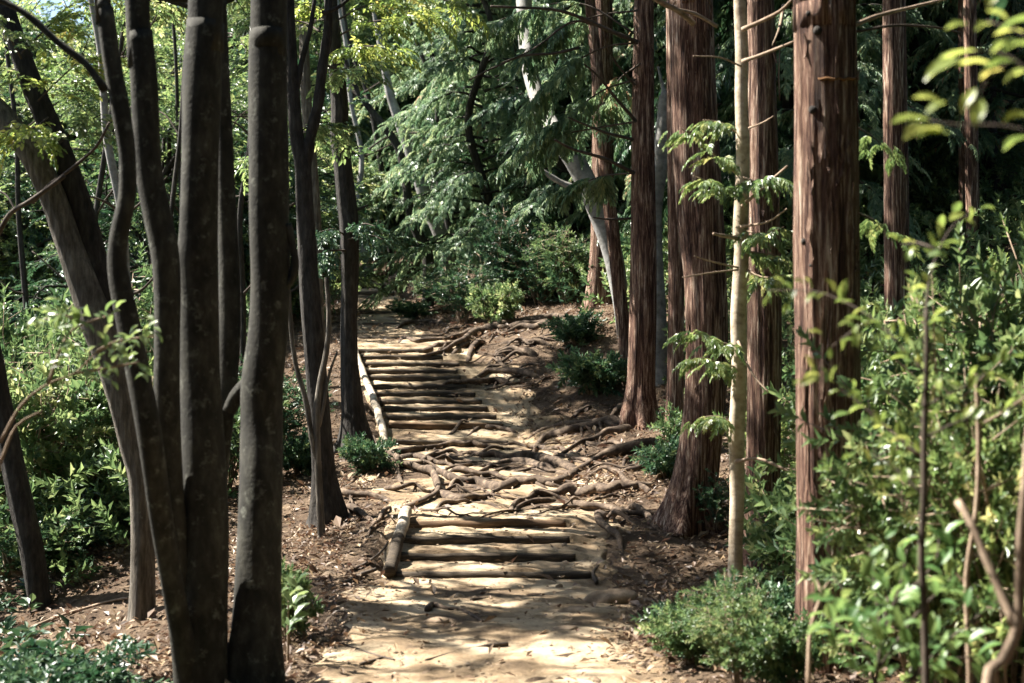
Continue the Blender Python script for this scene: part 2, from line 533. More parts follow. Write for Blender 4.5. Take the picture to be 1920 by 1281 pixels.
# ------------------------------------------------------------------ leaves
def leaf_unit(pos, dirs, nrm, size, width, fold=.14, droop=.12, fine=False, slim=False):
    """leaves as folded diamonds (fine: 6-point leaves). arrays (n,3). returns V (n*k,3), F"""
    n = len(pos)
    dirs = dirs / (np.linalg.norm(dirs, axis=1)[:, None] + 1e-9)
    side = np.cross(dirs, nrm)
    side /= np.linalg.norm(side, axis=1)[:, None] + 1e-9
    up = np.cross(side, dirs)
    sz = np.asarray(size)[:, None] if np.ndim(size) else size
    w = width
    if not fine:
        if w < .4 or slim:          # narrow branchlet, or a leaf seen from afar
            T = [(0, 0, 0), (-w / 2, .45, fold), (w / 2, .45, fold), (0, 1, -droop)]
            Fl = np.array([(0, 3, 1), (0, 2, 3)])
        else:                       # pointed oval blade folded along the midrib
            T = [(0, 0, 0), (-w * .48, .34, fold), (w * .48, .34, fold), (-w * .4, .66, fold * .5 - droop * .4), (w * .4, .66, fold * .5 - droop * .4), (0, 1, -droop)]
            Fl = np.array([(0, 5, 3), (0, 3, 1), (0, 4, 5), (0, 2, 4)])
    else:
        T = [(0, 0, 0), (-w * .36, .24, fold * .7), (-w / 2, .52, fold), (-w * .3, .8, fold * .4), (0, 1, -droop * 1.6),
             (w * .3, .8, fold * .4), (w / 2, .52, fold), (w * .36, .24, fold * .7), (0, .5, 0)]
        Fl = np.array([(0, 8, 1), (1, 8, 2), (2, 8, 3), (3, 8, 4), (4, 8, 5), (5, 8, 6), (6, 8, 7), (7, 8, 0)])
    k = len(T)
    V = np.zeros((n, k, 3))
    for i, (a, b, c) in enumerate(T):
        V[:, i] = pos + (side * a + dirs * b + up * c) * sz
    Fc = (Fl[None] + (np.arange(n) * k)[:, None, None]).reshape(-1, 3)
    return V.reshape(-1, 3), Fc, k

def spray_template(kind, seed):
    """one twig of leaves along +Y, about flat, normals +Z"""
    g = np.random.default_rng(seed)
    if kind == 'broad':           # alternate leaves on a 0.45 m twig
        n = 13
        t = np.linspace(.08, 1, n)
        sgn = np.where(np.arange(n) % 2, 1, -1)
        pos = np.stack([g.normal(0, .01, n) + .05 * np.sin(t * 3), t * .42, -.08 * t ** 2 + g.normal(0, .015, n)], 1)
        ang = sgn * (1.05 - .75 * t) + g.normal(0, .2, n)
        dirs = np.stack([np.sin(ang), np.cos(ang), g.normal(-.25, .22, n)], 1)
        nrm = np.stack([g.normal(0, .3, n), g.normal(0, .3, n), np.ones(n)], 1)
        size = g.uniform(.085, .125, n)
        return leaf_unit(pos, dirs, nrm, size, .5)
    if kind == 'cypress':         # flat fan of narrow drooping branchlets
        n = 19
        t = np.linspace(.05, 1, n)
        sgn = np.where(np.arange(n) % 2, 1, -1)
        pos = np.stack([np.zeros(n), t * .36, -.16 * t ** 2], 1)
        ang = sgn * (.95 - .6 * t) + g.normal(0, .12, n)
        dirs = np.stack([np.sin(ang), np.cos(ang), -.35 - .35 * t + g.normal(0, .12, n)], 1)
        nrm = np.stack([g.normal(0, .2, n), g.normal(0, .2, n), np.ones(n)], 1)
        size = (.17 - .07 * t) * g.uniform(.8, 1.2, n)
        return leaf_unit(pos, dirs, nrm, size, .34, fold=.04, droop=.2)
    if kind in ('shrub', 'shrub_small'):   # whorl of glossy leaves at a shoot tip
        n = 12
        t = np.linspace(.15, 1, n)
        ang = np.arange(n) * 2.4 + g.normal(0, .3, n)
        pos = np.stack([g.normal(0, .008, n), t * .24, g.normal(0, .008, n)], 1)
        sp = 1.15 - .7 * t
        dirs = np.stack([np.cos(ang) * sp, np.full(n, .55) + .4 * t, np.sin(ang) * sp], 1)
        nrm = np.stack([-np.cos(ang) * .7, np.ones(n), -np.sin(ang) * .7], 1) + g.normal(0, .25, (n, 3))
        size = g.uniform(.075, .12, n)
        return leaf_unit(pos, dirs, nrm, size, .42, slim=kind == 'shrub_small')
    if kind == 'herb':            # rosette of low broad leaves
        n = 9
        ang = np.arange(n) * 2.4 + g.normal(0, .3, n)
        el = g.uniform(.1, .9, n)
        pos = np.stack([np.cos(ang) * .03, np.sin(ang) * .03, g.uniform(.0, .1, n)], 1)
        dirs = np.stack([np.cos(ang) * np.cos(el), np.sin(ang) * np.cos(el), np.sin(el)], 1)
        nrm = np.stack([-np.cos(ang) * .6, -np.sin(ang) * .6, np.ones(n)], 1) + g.normal(0, .2, (n, 3))
        size = g.uniform(.07, .15, n)
        return leaf_unit(pos, dirs, nrm, size, .5, droop=.25)

SPR = {k: [spray_template(k, 40 + i) for i in range(3)] for k in ('broad', 'cypress', 'shrub', 'shrub_small', 'herb')}

def place_sprays(kind, pos, dirs, ups, scale, seed=0):
    """stamp the twig templates; returns V, F, rnd"""
    g = np.random.default_rng(seed)
    pos = np.asarray(pos, float); dirs = np.asarray(dirs, float); ups = np.asarray(ups, float)
    dirs = dirs / (np.linalg.norm(dirs, axis=1)[:, None] + 1e-9)
    side = np.cross(dirs, ups); side /= np.linalg.norm(side, axis=1)[:, None] + 1e-9
    up = np.cross(side, dirs)
    scale = np.broadcast_to(np.asarray(scale, float), (len(pos),))
    Vs, Fs, Rs, off = [], [], [], 0
    which = g.integers(0, 3, len(pos))
    for w in range(3):
        m = which == w
        if not m.any():
            continue
        V, Fc, k = SPR[kind][w]
        A = np.stack([side[m], dirs[m], up[m]], 1)            # (n,3,3)
        W = np.einsum('vk,nkj->nvj', V, A) * scale[m][:, None, None] + pos[m][:, None, :]
        n = m.sum()
        Fs.append((Fc[None] + (np.arange(n) * len(V))[:, None, None]).reshape(-1, 3) + off)
        Vs.append(W.reshape(-1, 3))
        nl = len(V) // k
        rv = np.clip(g.normal(.46, .22, (n, 1)) + g.normal(0, .2, (n, nl)), 0, 1)
        Rs.append(np.repeat(rv.reshape(-1), k))
        off += n * len(V)
    return np.vstack(Vs), np.vstack(Fs), np.concatenate(Rs)

def unit(v):
    v = np.asarray(v, float)
    return v / (np.linalg.norm(v, axis=-1, keepdims=True) + 1e-9)

# --- crown prototypes: (leaf mesh, branch mesh) with origin where the crown meets the trunk
def broad_crown(name, seed, R_, Hc, limbs, per, mat, scale=1.0, droop=.25):
    g = np.random.default_rng(seed)
    pos, dirs, ups, tubes = [], [], [], []
    for i in range(limbs):
        az = i * 2.4 + g.normal(0, .4)
        el = g.uniform(.15, 1.25)
        Lm = R_ * g.uniform(.75, 1.1) if el < .8 else Hc * g.uniform(.7, 1.0)
        d0 = np.array([math.cos(az) * math.cos(el), math.sin(az) * math.cos(el), math.sin(el)])
        pts = [np.zeros(3)]
        for q in range(1, 6):
            t = q / 5
            pts.append(d0 * Lm * t + np.array([0, 0, -droop * Lm * t * t * math.cos(el)]) + g.normal(0, .07 * Lm, 3) * t)
        tubes.append(tube(pts, np.linspace(.055, .012, 6) * R_ / 2.5, sides=5, step=.35))
        pts = np.array(pts)
        for q in range(per):
            t = g.uniform(.25, 1) ** .8
            k = min(4, int(t * 5)); f = t * 5 - k
            p0 = pts[k] * (1 - f) + pts[k + 1] * f
            td = unit(pts[k + 1] - pts[k])
            dr = unit(td * .6 + unit(g.normal(0, 1, 3)) * np.array([1, 1, .45]))
            ln = R_ * g.uniform(.18, .42)
            p1 = p0 + dr * ln + np.array([0, 0, -.1 * ln])
            tubes.append(tube([p0, (p0 + p1) / 2 + g.normal(0, .04, 3), p1], [.012, .008, .004], sides=3, step=.4))
            ns = 6
            for s in range(ns):
                f = .25 + .75 * s / (ns - 1)
                pos.append(p0 * (1 - f) + p1 * f + g.normal(0, .03, 3))
                sd = unit(np.cross(dr, [0, 0, 1])) * (1 if s % 2 else -1)
                dirs.append(unit(dr * (.5 + .5 * f) + sd * g.uniform(.2, .9) + np.array([0, 0, g.normal(-.1, .25)])))
                ups.append(unit(np.array([g.normal(0, .35), g.normal(0, .35), 1])))
    V, Fc, rn = place_sprays('broad', pos, dirs, ups, np.random.default_rng(seed).uniform(.8, 1.25, len(pos)) * scale, seed)
    return mesh(name, V, Fc, mat, smooth=False, rnd=rn), tube_mesh(name + ' branches', tubes, 'dark_bark')

def cypress_crown(name, seed, R_, Hc, levels, mat, start=0.0, scale=1.0, dens=7.0):
    g = np.random.default_rng(seed)
    pos, dirs, ups, tubes = [], [], [], []
    for i in range(levels):
        t = (i + g.uniform(0, 1)) / levels
        z0 = start + t * Hc
        Lb = R_ * (1 - t) ** .7 * g.uniform(.6, 1.15) + .25
        az = i * 2.4 + g.normal(0, .5)
        o = np.array([math.cos(az), math.sin(az), 0])
        pts = []
        for q in range(6):
            s = q / 5
            pts.append(o * Lb * s + np.array([0, 0, z0 + .12 * Lb * math.sin(s * 2.2) - .42 * Lb * s * s]) + g.normal(0, .03, 3))
        pts = np.array(pts)
        tubes.append(tube(pts, np.linspace(.028, .006, 6), sides=4, step=.4))
        nf = int(Lb * dens) + 3
        for q in range(nf):
            s = .15 + .85 * (q + g.uniform(0, 1)) / nf
            k = min(4, int(s * 5)); f = s * 5 - k
            p0 = pts[k] * (1 - f) + pts[k + 1] * f
            sd = np.cross(o, [0, 0, 1]) * (1 if q % 2 else -1)
            out = unit(o * g.uniform(.3, 1) + sd * g.uniform(.1, 1.0) * (1.1 - .6 * s))
            # a side branchlet carries three fans, hanging ever lower
            for e in range(3):
                pe = p0 + out * (.12 + .24 * e) * scale + np.array([0, 0, -.07 * e * e * scale + g.normal(0, .02)])
                pos.append(pe)
                dirs.append(unit(out + o * .2 + np.array([0, 0, -.25 - .22 * e + g.normal(0, .18)]) + g.normal(0, .18, 3)))
                ups.append(unit(np.array([g.normal(0, .25), g.normal(0, .25), 1]) + o * .3))
    V, Fc, rn = place_sprays('cypress', pos, dirs, ups, np.random.default_rng(seed).uniform(.75, 1.3, len(pos)) * scale, seed)
    return mesh(name, V, Fc, mat, smooth=False, rnd=rn), tube_mesh(name + ' branches', tubes, 'dark_bark')

def shrub_mesh(name, seed, R_, Hs, stems, tips, mat, scale=1.0):
    g = np.random.default_rng(seed)
    pos, dirs, ups, tubes = [], [], [], []
    for i in range(stems):
        az = i * 2.4 + g.normal(0, .4)
        rr = R_ * math.sqrt(g.uniform(.02, 1)) * .8
        top = np.array([math.cos(az) * rr, math.sin(az) * rr, Hs * g.uniform(.65, 1.0) * (1 - .35 * (rr / R_) ** 2)])
        mid = top * np.array([.45, .45, .5]) + g.normal(0, .05, 3)
        st = np.array([math.cos(az) * .05, math.sin(az) * .05, -.05])
        tubes.append(tube([st, mid, top], [.012, .009, .004], sides=4, step=.2))
        for q in range(tips):
            t = g.uniform(.3, 1.0)
            p0 = st * (1 - t) ** 2 + 2 * mid * t * (1 - t) + top * t * t
            dr = unit(g.normal(0, 1, 3) * np.array([1, 1, .5]) + np.array([0, 0, .35]) + np.array([math.cos(az), math.sin(az), 0]) * .3)
            ln = g.uniform(.08, .36) * R_ / .6
            p1 = p0 + dr * ln
            tubes.append(tube([p0, p1], [.005, .003], sides=3, step=.5))
            pos.append(p1 - dr * .1); dirs.append(dr); ups.append(unit(g.normal(0, 1, 3)))
            pos.append(p0 + dr * ln * .3); dirs.append(unit(dr + g.normal(0, .7, 3))); ups.append(unit(g.normal(0, 1, 3)))
    V, Fc, rn = place_sprays('shrub', pos, dirs, ups, g.uniform(.8, 1.3, len(pos)) * scale, seed)
    return mesh(name, V, Fc, mat, smooth=False, rnd=rn), tube_mesh(name + ' stems', tubes, 'twig')

BROAD = [broad_crown('broadleaf crown', 100 + i, 2.6, 3.4, 16, 13, 'broad', scale=.78) for i in range(3)]
SPARSE = [broad_crown('open crown', 110 + i, 2.7, 3.4, 9, 6, 'broad') for i in range(2)]
EVER = [broad_crown('evergreen crown', 120 + i, 2.4, 3.2, 17, 14, 'evergreen', scale=.78, droop=.35) for i in range(2)]
CYP = [cypress_crown('cypress crown', 140 + i, 2.1, 7.5, 64, 'cypress', scale=.58, dens=12.0) for i in range(2)]
CYP.append(CYP[0])
CEDAR = [cypress_crown('cedar crown', 150 + i, 2.3, 6.0, 46, 'evergreen') for i in range(2)]
SHRUB = [shrub_mesh('shrub foliage', 160 + i, .6, 1.0, 13, 9, 'shrub') for i in range(3)]
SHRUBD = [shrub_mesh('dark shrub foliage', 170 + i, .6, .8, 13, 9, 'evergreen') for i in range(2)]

M['fir'] = leaf_mat('young yellow green leaves', [(0.0, (0.04, 0.09, 0.03)), (0.45, (0.11, 0.18, 0.055)), (0.8, (0.2, 0.26, 0.09)), (1.0, (0.36, 0.36, 0.14))], rough=.36, transl=.42, spec=.8)
TALL = [shrub_mesh('tall shrub foliage', 180 + i, .75, 1.7, 17, 13, ('shrub', 'fir', 'shrub')[i], scale=(.6, .52, .7)[i]) for i in range(3)]
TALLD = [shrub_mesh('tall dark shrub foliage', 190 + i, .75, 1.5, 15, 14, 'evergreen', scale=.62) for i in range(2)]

def add_crown(root, proto, loc, rz, scale, name='crown'):
    c = obj(name, proto[0], parent=root, loc=loc, rotz=rz, scale=scale)
    obj('branches', proto[1], parent=c)
    return c


# ------------------------------------------------------------------ ground and path
def axis(*segs):
    out = []
    for a, b, st in segs:
        out.append(np.arange(a, b - 1e-6, st))
    out.append([segs[-1][1]])
    return np.concatenate(out)

def grid_faces(nx, ny):
    i = np.arange(ny - 1)[:, None] * nx
    j = np.arange(nx - 1)[None]
    return np.stack([i + j, i + j + 1, i + nx + j + 1, i + nx + j], -1).reshape(-1, 4)

gx = axis((-170, -50, 10), (-50, -20, 2), (-20, -8, .6), (-8, 8, .125), (8, 20, .6), (20, 50, 2), (50, 170, 10))
gy = axis((-40, 0, 4), (0, 5, .5), (5, 30, .1), (30, 46, .3), (46, 80, 2), (80, 260, 12))
GX, GY = np.meshgrid(gx, gy)
GZ = H(GX, GY)
dd = np.abs(GX - xp(GY))
infl = np.zeros_like(GY)
for a, b in ((12.1, 14.3), (19.2, 23.7), (32.9, 34.9)):
    infl = np.maximum(infl, sstep(a - .15, a, GY) * (1 - sstep(b, b + .3, GY)))
GZ = GZ - infl * (1 - sstep(.85, 1.05, dd)) * .2
g_o = obj('ground', mesh('ground', np.stack([GX, GY, GZ], -1).reshape(-1, 3), grid_faces(len(gx), len(gy)), 'ground'),
          kind='structure', label='brown forest floor sloping away on both sides of the path')

py_ = np.concatenate([np.arange(2, 11.8, .08), np.arange(11.8, 14.6, .02), np.arange(14.6, 19, .06), np.arange(19, 24, .02), np.arange(24, 32.7, .08), np.arange(32.7, 35, .02), np.arange(35, 36, .1)])
nu = 61
uu = np.linspace(-1, 1, nu)
U_, Y_ = np.meshgrid(uu, py_)
WL = np.interp(Y_, [0, 8, 11.5, 12.5, 14, 16, 19, 20, 24, 28, 40], [1.1, 1.1, 1.25, 1.05, 1.1, 1.5, 1.3, 1.02, 1.0, .7, .6])
WR = np.interp(Y_, [0, 8, 11.5, 12.5, 14, 16, 19, 20, 22.5, 24, 26, 40], [1.15, 1.15, 1.25, 1.2, 1.3, 1.6, 1.7, 1.8, 1.4, .95, .55, .6])
ragg = 1 + .12 * np.sin(Y_ * 2.3 + 1) + .09 * np.sin(Y_ * 5.1 + U_) + .06 * np.sin(Y_ * 11.7)
X_ = xp(Y_) + np.where(U_ < 0, U_ * WL, U_ * WR) * np.where(np.abs(U_) > .75, 1 + (ragg - 1) * (np.abs(U_) - .75) * 4, 1)
micro = .024 * wob(X_, Y_, 7, 20) + .012 * wob(X_, Y_, 19, 26) + .006 * wob(X_, Y_, 47, 33)
Z_ = HP(X_, Y_) + .014 + micro * .7 - .09 * sstep(.86, 1.0, np.abs(U_))
path_o = obj('path', mesh('path', np.stack([X_, Y_, Z_], -1).reshape(-1, 3), grid_faces(nu, len(py_)), 'path'),
             kind='structure', label='sandy trodden footpath climbing through the forest')

# ------------------------------------------------------------------ log steps and edging logs
def log_step(xl, xr, D, ztop, r, label, group, mat='step_log', dip=0.0, seed=0):
    a = Vector(((xl - 960) / F * D, D - .01, ztop - r + dip))
    b = Vector(((xr - 960) / F * D, D + .02, ztop - r))
    g = np.random.default_rng(seed)
    ln = (b - a).length
    pts = []
    for t in np.linspace(0, 1, 7):
        p = a.lerp(b, t) - a
        pts.append((p.x, p.y + g.normal(0, .006), p.z + g.normal(0, .005)))
    ph = g.uniform(0, 6, 4)
    disp = lambda T, S: (np.abs(np.cos(T)) ** 4.5 + np.abs(np.sin(T)) ** 4.5) ** (-1 / 4.5) * .94 + .05 * np.sin(2 * T + S * 2 + ph[0]) + .04 * np.sin(5 * T + S * 1.1 + ph[1]) + .025 * np.sin(S * 13 + ph[2] + T)
    r0 = r * g.uniform(.95, 1.08)
    o = obj('log_step', tube_mesh('log step', [tube(pts, np.linspace(r0, r0 * .92, 7), sides=14, step=.05, disp=disp)], mat),
            loc=a, label=label, category='log step', group=group)
    return o

ordn = ['lowest', 'second', 'third', 'fourth', 'fifth', 'sixth', 'seventh', 'eighth', 'ninth', 'tenth', 'eleventh', 'topmost']
lx = [(743, 1107), (751, 1079), (752, 1068), (762, 1060)]
for i, ((xl, xr), (D, z)) in enumerate(zip(lx, LOWER)):
    lab = ['lowest log step of the four step flight, at the end of the open path',
           'second log step up in the four step flight nearest the camera',
           'third log step up in the four step flight nearest the camera',
           'top log step of the four step flight, orange brown at one end'][i]
    log_step(xl, xr, D, z, .06, lab, 'log steps of the near flight', 'step_log_fresh' if i == 3 else 'step_log', seed=i)
ux = [(737, 953), (730, 944), (727, 931), (720, 914), (713, 903), (707, 891), (697, 875), (690, 864), (687, 858), (683, 862), (677, 830), (668, 800)]
for i, ((xl, xr), (D, z)) in enumerate(zip(ux, UPPER)):
    lab = ('orange brown log step, second from the bottom of the long upper flight' if i == 1 else
           '%s log step of the long flight beyond the roots' % ordn[i] if i in (0, 11) else
           '%s log step from the bottom of the long flight beyond the roots' % ordn[i])
    log_step(xl, xr, D, z, .062, lab, 'log steps of the long upper flight', 'step_log_fresh' if i == 1 else 'step_log', seed=20 + i)
log_step(672, 815, 24.7, 2.12, .055, 'worn dark log step just above the long flight', None, seed=41)
log_step(660, 775, 29.4, 2.66, .055, 'half buried log step halfway to the small far flight', None, seed=42)
log_step(672, 800, 27.0, 2.39, .06, 'lone dark log step above the long flight, half buried', None, seed=40)
for i, (D, z) in enumerate(FAR):
    log_step(655, [742, 740, 732][i], D, z, .065, '%s log step of the small far flight at the top of the path' % ['lowest', 'middle', 'top'][i],
             'log steps of the far flight', seed=50 + i)

def edge_log(p0, p1, r, label, group, mat='rail_log', seed=0):
    g = np.random.default_rng(seed)
    a, b = Vector(p0), Vector(p1)
    pts = [tuple((a.lerp(b, t) - a) + Vector((g.normal(0, .006), 0, g.normal(0, .006)))) for t in np.linspace(0, 1, 5)]
    ph = g.uniform(0, 6, 4)
    disp = lambda T, S: 1 + .05 * np.sin(2 * T + S * 2 + ph[0]) + .03 * np.sin(5 * T + S + ph[1]) + .09 * np.exp(-((S - .33) / .02) ** 2) + .08 * np.exp(-((S - .71) / .02) ** 2)
    obj('edging_log', tube_mesh('edging log', [tube(pts, [r] * 5, sides=14, step=.03, disp=disp)], mat), loc=a,
        label=label, category='edging log', group=group)

def railpt(px, D, dz=.07):
    x = (px - 960) / F * D
    z = float(np.nan_to_num(tread(np.array([D])), nan=-99)[0])
    if z < -50:
        z = float(H(x, D))
    return (x, D, z + dz)
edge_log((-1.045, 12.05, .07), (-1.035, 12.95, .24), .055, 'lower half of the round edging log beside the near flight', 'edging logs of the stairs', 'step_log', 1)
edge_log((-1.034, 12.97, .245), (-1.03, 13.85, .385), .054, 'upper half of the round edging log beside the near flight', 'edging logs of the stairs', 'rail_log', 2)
rl = [(733, 19.2, .66), (717, 20.4, 1.04), (700, 21.2, 1.34), (684, 22.1, 1.66), (672, 22.95, 1.95)]
for i in range(4):
    (xa, Da, za), (xb, Db, zb) = rl[i], rl[i + 1]
    pa = ((xa - 960) / F * Da - .07, Da + (.015 if i else 0), za + .01)
    pb = ((xb - 960) / F * Db - .07, Db - .015, zb + .01)
    edge_log(pa, pb, .052, '%s pale edging log along the foot of the dark trunk beside the long flight' % ['lowest', 'second lowest', 'second highest', 'highest'][i],
             'edging logs of the stairs', 'rail_log', 5 + i)

# ------------------------------------------------------------------ trees
TREES = {}
def spec_pts(spec, D):
    pts, rad = [], []
    for k, s in enumerate(spec):
        d = D if len(s) == 3 else s[3]
        if isinstance(d, tuple):
            d = d[0] + (d[1] - d[0]) * min(1, k / 4)
        p = P(s[0], s[1], d)
        pts.append(np.array(p)); rad.append(s[2] / F * d / 2)
    return pts, rad

def add_trunk(root, spec, D, bark, kind, top=None, ground=True, sides=None, step=.06, flare=None, seed=0, name='trunk', depth_lean=0.0, label=None):
    base = np.array(root.location)
    pts, rad = spec_pts(spec, D)
    if ground:
        p0 = pts[0]
        gz = float(H(p0[0], p0[1]))
        if p0[2] > gz - .05:
            pts.insert(0, np.array([p0[0], p0[1], gz - .12])); rad.insert(0, rad[0] * 1.04)
            if p0[2] - gz < .12:
                pts.pop(1); rad.pop(1)
    if top:
        dirv = pts[-1] - pts[-2]
        dirv = dirv / np.linalg.norm(dirv)
        dirv = dirv * np.array([.6, .6, 1])
        h = top - pts[-1][2]
        if h > .3:
            e1 = pts[-1] + dirv * h * .5; e2 = pts[-1] + dirv * h * 1.0
            pts += [e1, e2]; rad += [rad[-1] * .75, rad[-1] * .35]
    pts = [p - base for p in pts]
    sides = sides or (56 if kind == 'cedar' else 26)
    me = tube_mesh('trunk', [tube(pts, rad, sides=sides, step=step, disp=bark_disp(kind, seed), flare=flare)], bark)
    o = obj(name, me, parent=root, label=label)
    return o, [p + base for p in pts], rad

def tree(name, label, spec, D, bark, kind, top=9.0, flare=None, seed=0, group=None, cat='tree', ground=True, step=.06, sides=None):
    p0 = P(spec[0][0], spec[0][1], D)
    base = Vector((p0.x, p0.y, float(H(p0.x, p0.y)) if ground else p0.z))
    root = thing(name, label, cat, base, group)
    o, pts, rad = add_trunk(root, spec, D, bark, kind, top=top, flare=flare, seed=seed, ground=ground, step=step, sides=sides)
    TREES[label] = root
    root['_n'] = 0
    del root['_n']
    return root, pts

def crown_at(root, proto, world, rz=0, scale=1.0):
    return add_crown(root, proto, Vector(world) - root.location, rz, scale)

def limb(root, poly, D, w0, w1, bark='dark_bark', name='branch', sides=7, step=.08, Dend=None, seed=0):
    n = len(poly)
    g = np.random.default_rng(seed)
    pts, rad = [], []
    for i, (x, y) in enumerate(poly):
        t = i / (n - 1)
        d = D + ((Dend if Dend is not None else D) - D) * t
        pts.append(np.array(P(x, y, d) - root.location)); rad.append((w0 + (w1 - w0) * t) / F * d / 2)
    ph = g.uniform(0, 6, 3)
    return obj(name, tube_mesh(name, [tube(pts, rad, sides=sides, step=step, disp=lambda T, S: 1 + .12 * np.sin(S * 9 + ph[0] + T) + .08 * np.sin(S * 23 + ph[1]))], bark), parent=root)

# --- the big many-stemmed tree
bx = P(405, 1290, 8.0)
clump = thing('many_stemmed_tree', 'tree of five smooth grey brown stems rising side by side beside the path', 'tree',
              Vector((bx.x, bx.y, float(H(bx.x, bx.y)))))
add_trunk(clump, [(355, 1275, 60), (338, 1180, 42), (318, 1070, 40), (300, 960, 42), (281, 820, 45), (258, 690, 45), (236, 580, 44), (221, 500, 38), (224, 440, 36), (238, 370, 34), (238, 290, 32), (226, 210, 36), (208, 110, 34), (194, 0, 32), (188, -60, 30)],
          (7.9, 7.55), 'smooth_bark', 'smooth', top=11, ground=True, seed=1)
add_trunk(clump, [(368, 1280, 66), (345, 1150, 44), (330, 1030, 46), (318, 880, 50), (313, 740, 50), (313, 620, 50), (313, 540, 52), (308, 470, 54), (294, 400, 54), (279, 320, 50), (274, 240, 50), (270, 150, 50), (262, 60, 46), (256, -40, 44)],
          (8.0, 7.78), 'smooth_bark', 'smooth', top=14.8, seed=2)
add_trunk(clump, [(384, 1290, 90), (384, 1150, 84), (385, 1000, 84), (381, 850, 80), (376, 700, 73), (374, 560, 73), (370, 480, 75), (372, 440, 72), (374, 300, 68), (377, 180, 72), (379, 120, 70), (384, 40, 66), (388, -60, 64)],
          (7.95, 8.0), 'smooth_bark', 'smooth', top=14.8, seed=3, flare=(.4, .3, 4, 1.0))
add_trunk(clump, [(400, 1020, 30), (412, 850, 38), (424, 740, 40), (431, 620, 42), (430, 500, 40), (424, 380, 36), (420, 250, 32), (416, 120, 28), (412, 0, 26), (410, -60, 24)],
          8.45, 'smooth_bark', 'smooth', top=11, ground=False, seed=4)
add_trunk(clump, [(470, 1290, 112), (480, 1180, 88), (484, 1040, 84), (488, 900, 82), (490, 800, 82), (492, 720, 82), (504, 620, 76), (508, 520, 74), (505, 420, 74), (504, 300, 73), (502, 180, 70), (503, 60, 68), (505, -60, 66)],
          (8.05, 8.3), 'smooth_bark', 'smooth', top=14.8, seed=5, flare=(.5, .32, 5, 2.0))
limb(clump, [(428, 772), (438, 748), (450, 733), (466, 722)], 8.33, 24, 40, 'smooth_bark', 'burl', step=.03)
limb(clump, [(540, 420), (552, 470), (553, 505), (543, 530), (530, 540)], 8.27, 15, 16, 'smooth_bark', 'branch', step=.03)
limb(clump, [(195, 170), (160, 120), (110, 80), (60, 35), (10, 5), (-60, -20)], 7.55, 16, 11, 'smooth_bark', 'branch', Dend=7.6)
limb(clump, [(492, 690), (478, 730), (482, 800)], 8.24, 30, 16, 'smooth_bark', 'burl', step=.02)
crown_at(clump, SPARSE[0], (-1.9, 8.2, 14.2), .4, 1.0)
crown_at(clump, SPARSE[1], (-3.0, 8.4, 13.0), 2.1, .9)

# --- leaning pair on the left
lean, _ = tree('leaning_tree', 'rough grey barked tree leaning out past the edge of the view with a forked stem',
               [(266, 930, 44), (246, 830, 46), (214, 700, 52), (186, 610, 62), (160, 540, 54), (130, 460, 48), (98, 370, 48), (62, 295, 49), (25, 245, 45), (-20, 195, 42), (-120, 130, 40)],
               11.5, 'rough_bark', 'rough', top=6.0, seed=6, flare=(.5, .3, 4, .4))
add_trunk(lean, [(200, 640, 36), (193, 560, 46), (176, 480, 46), (158, 410, 44), (132, 330, 42), (100, 250, 40), (68, 180, 40), (38, 100, 36), (10, 20, 34), (-10, -60, 32)],
          11.6, 'dark_bark', 'rough', top=11.0, ground=False, seed=7)
crown_at(lean, SPARSE[0], (-6.0, 12.9, 6.4), 1.2, .95)

low, _ = tree('slope_tree', 'dark straight trunk standing low on the slope at the picture edge',
              [(78, 1130, 40), (62, 1040, 44), (44, 960, 44), (26, 880, 42), (8, 790, 40), (-10, 690, 38), (-30, 560, 36)], 13, 'dark_bark', 'rough', top=8, seed=8)
crown_at(low, SPARSE[1], (-6.0, 13.2, 7.6), .3, .9)
crown_at(low, SPARSE[0], (-6.0, 15.4, 10.4), 2.3, .9)

# --- forked dark tree between clump and stairs
fork, _ = tree('forked_tree', 'slim dark tree with a forked top between the stems and the stairs',
               [(612, 955, 66), (607, 880, 44), (600, 780, 40), (592, 680, 40), (583, 560, 38), (576, 460, 34), (570, 370, 32), (567, 310, 30), (556, 250, 26), (548, 150, 24), (543, 50, 22), (540, -40, 22)],
               14.3, 'dark_bark', 'rough', top=11.5, seed=9, flare=(.9, .18, 3, 1.2))
limb(fork, [(568, 330), (580, 270), (594, 200), (606, 120), (614, 50), (620, -30)], 14.3, 24, 16, 'dark_bark', 'branch')
limb(fork, [(552, 190), (565, 120), (580, 60), (590, 0)], 14.3, 12, 8, 'dark_bark', 'branch')
limb(fork, [(604, 25), (640, 10), (670, -20)], 14.2, 9, 5, 'dark_bark', 'branch')
crown_at(fork, SPARSE[1], (-2.4, 14.5, 10.8), 2.5, 1.0)
thin, _ = tree('thin_sapling', 'thin pale stemmed sapling forking at the foot of the forked dark tree',
               [(604, 985, 16), (599, 930, 14), (596, 860, 13), (594, 780, 13), (600, 720, 12), (612, 660, 11), (617, 600, 10), (612, 520, 8)], 13.7, 'rough_bark', 'rough', top=None, seed=10, sides=10)
limb(thin, [(597, 870), (588, 840), (575, 760), (556, 690), (545, 610), (540, 520)], 13.7, 12, 8, 'rough_bark', 'branch')
limb(thin, [(597, 800), (605, 770), (618, 700), (632, 660)], 13.7, 8, 4, 'rough_bark', 'branch')
ghost, _ = tree('slender_tree', 'slender grey tree half hidden behind the forked dark tree',
                [(598, 760, 24), (596, 600, 24), (592, 450, 23), (584, 300, 22), (574, 180, 20), (570, 60, 18)], 21, 'rough_bark', 'rough', top=10, seed=11)
crown_at(ghost, BROAD[0], (-4.8, 22.4, 7.2), .5, .95)
crown_at(ghost, SPARSE[1], (-3.6, 20.2, 9.4), 1.5, 1.0)

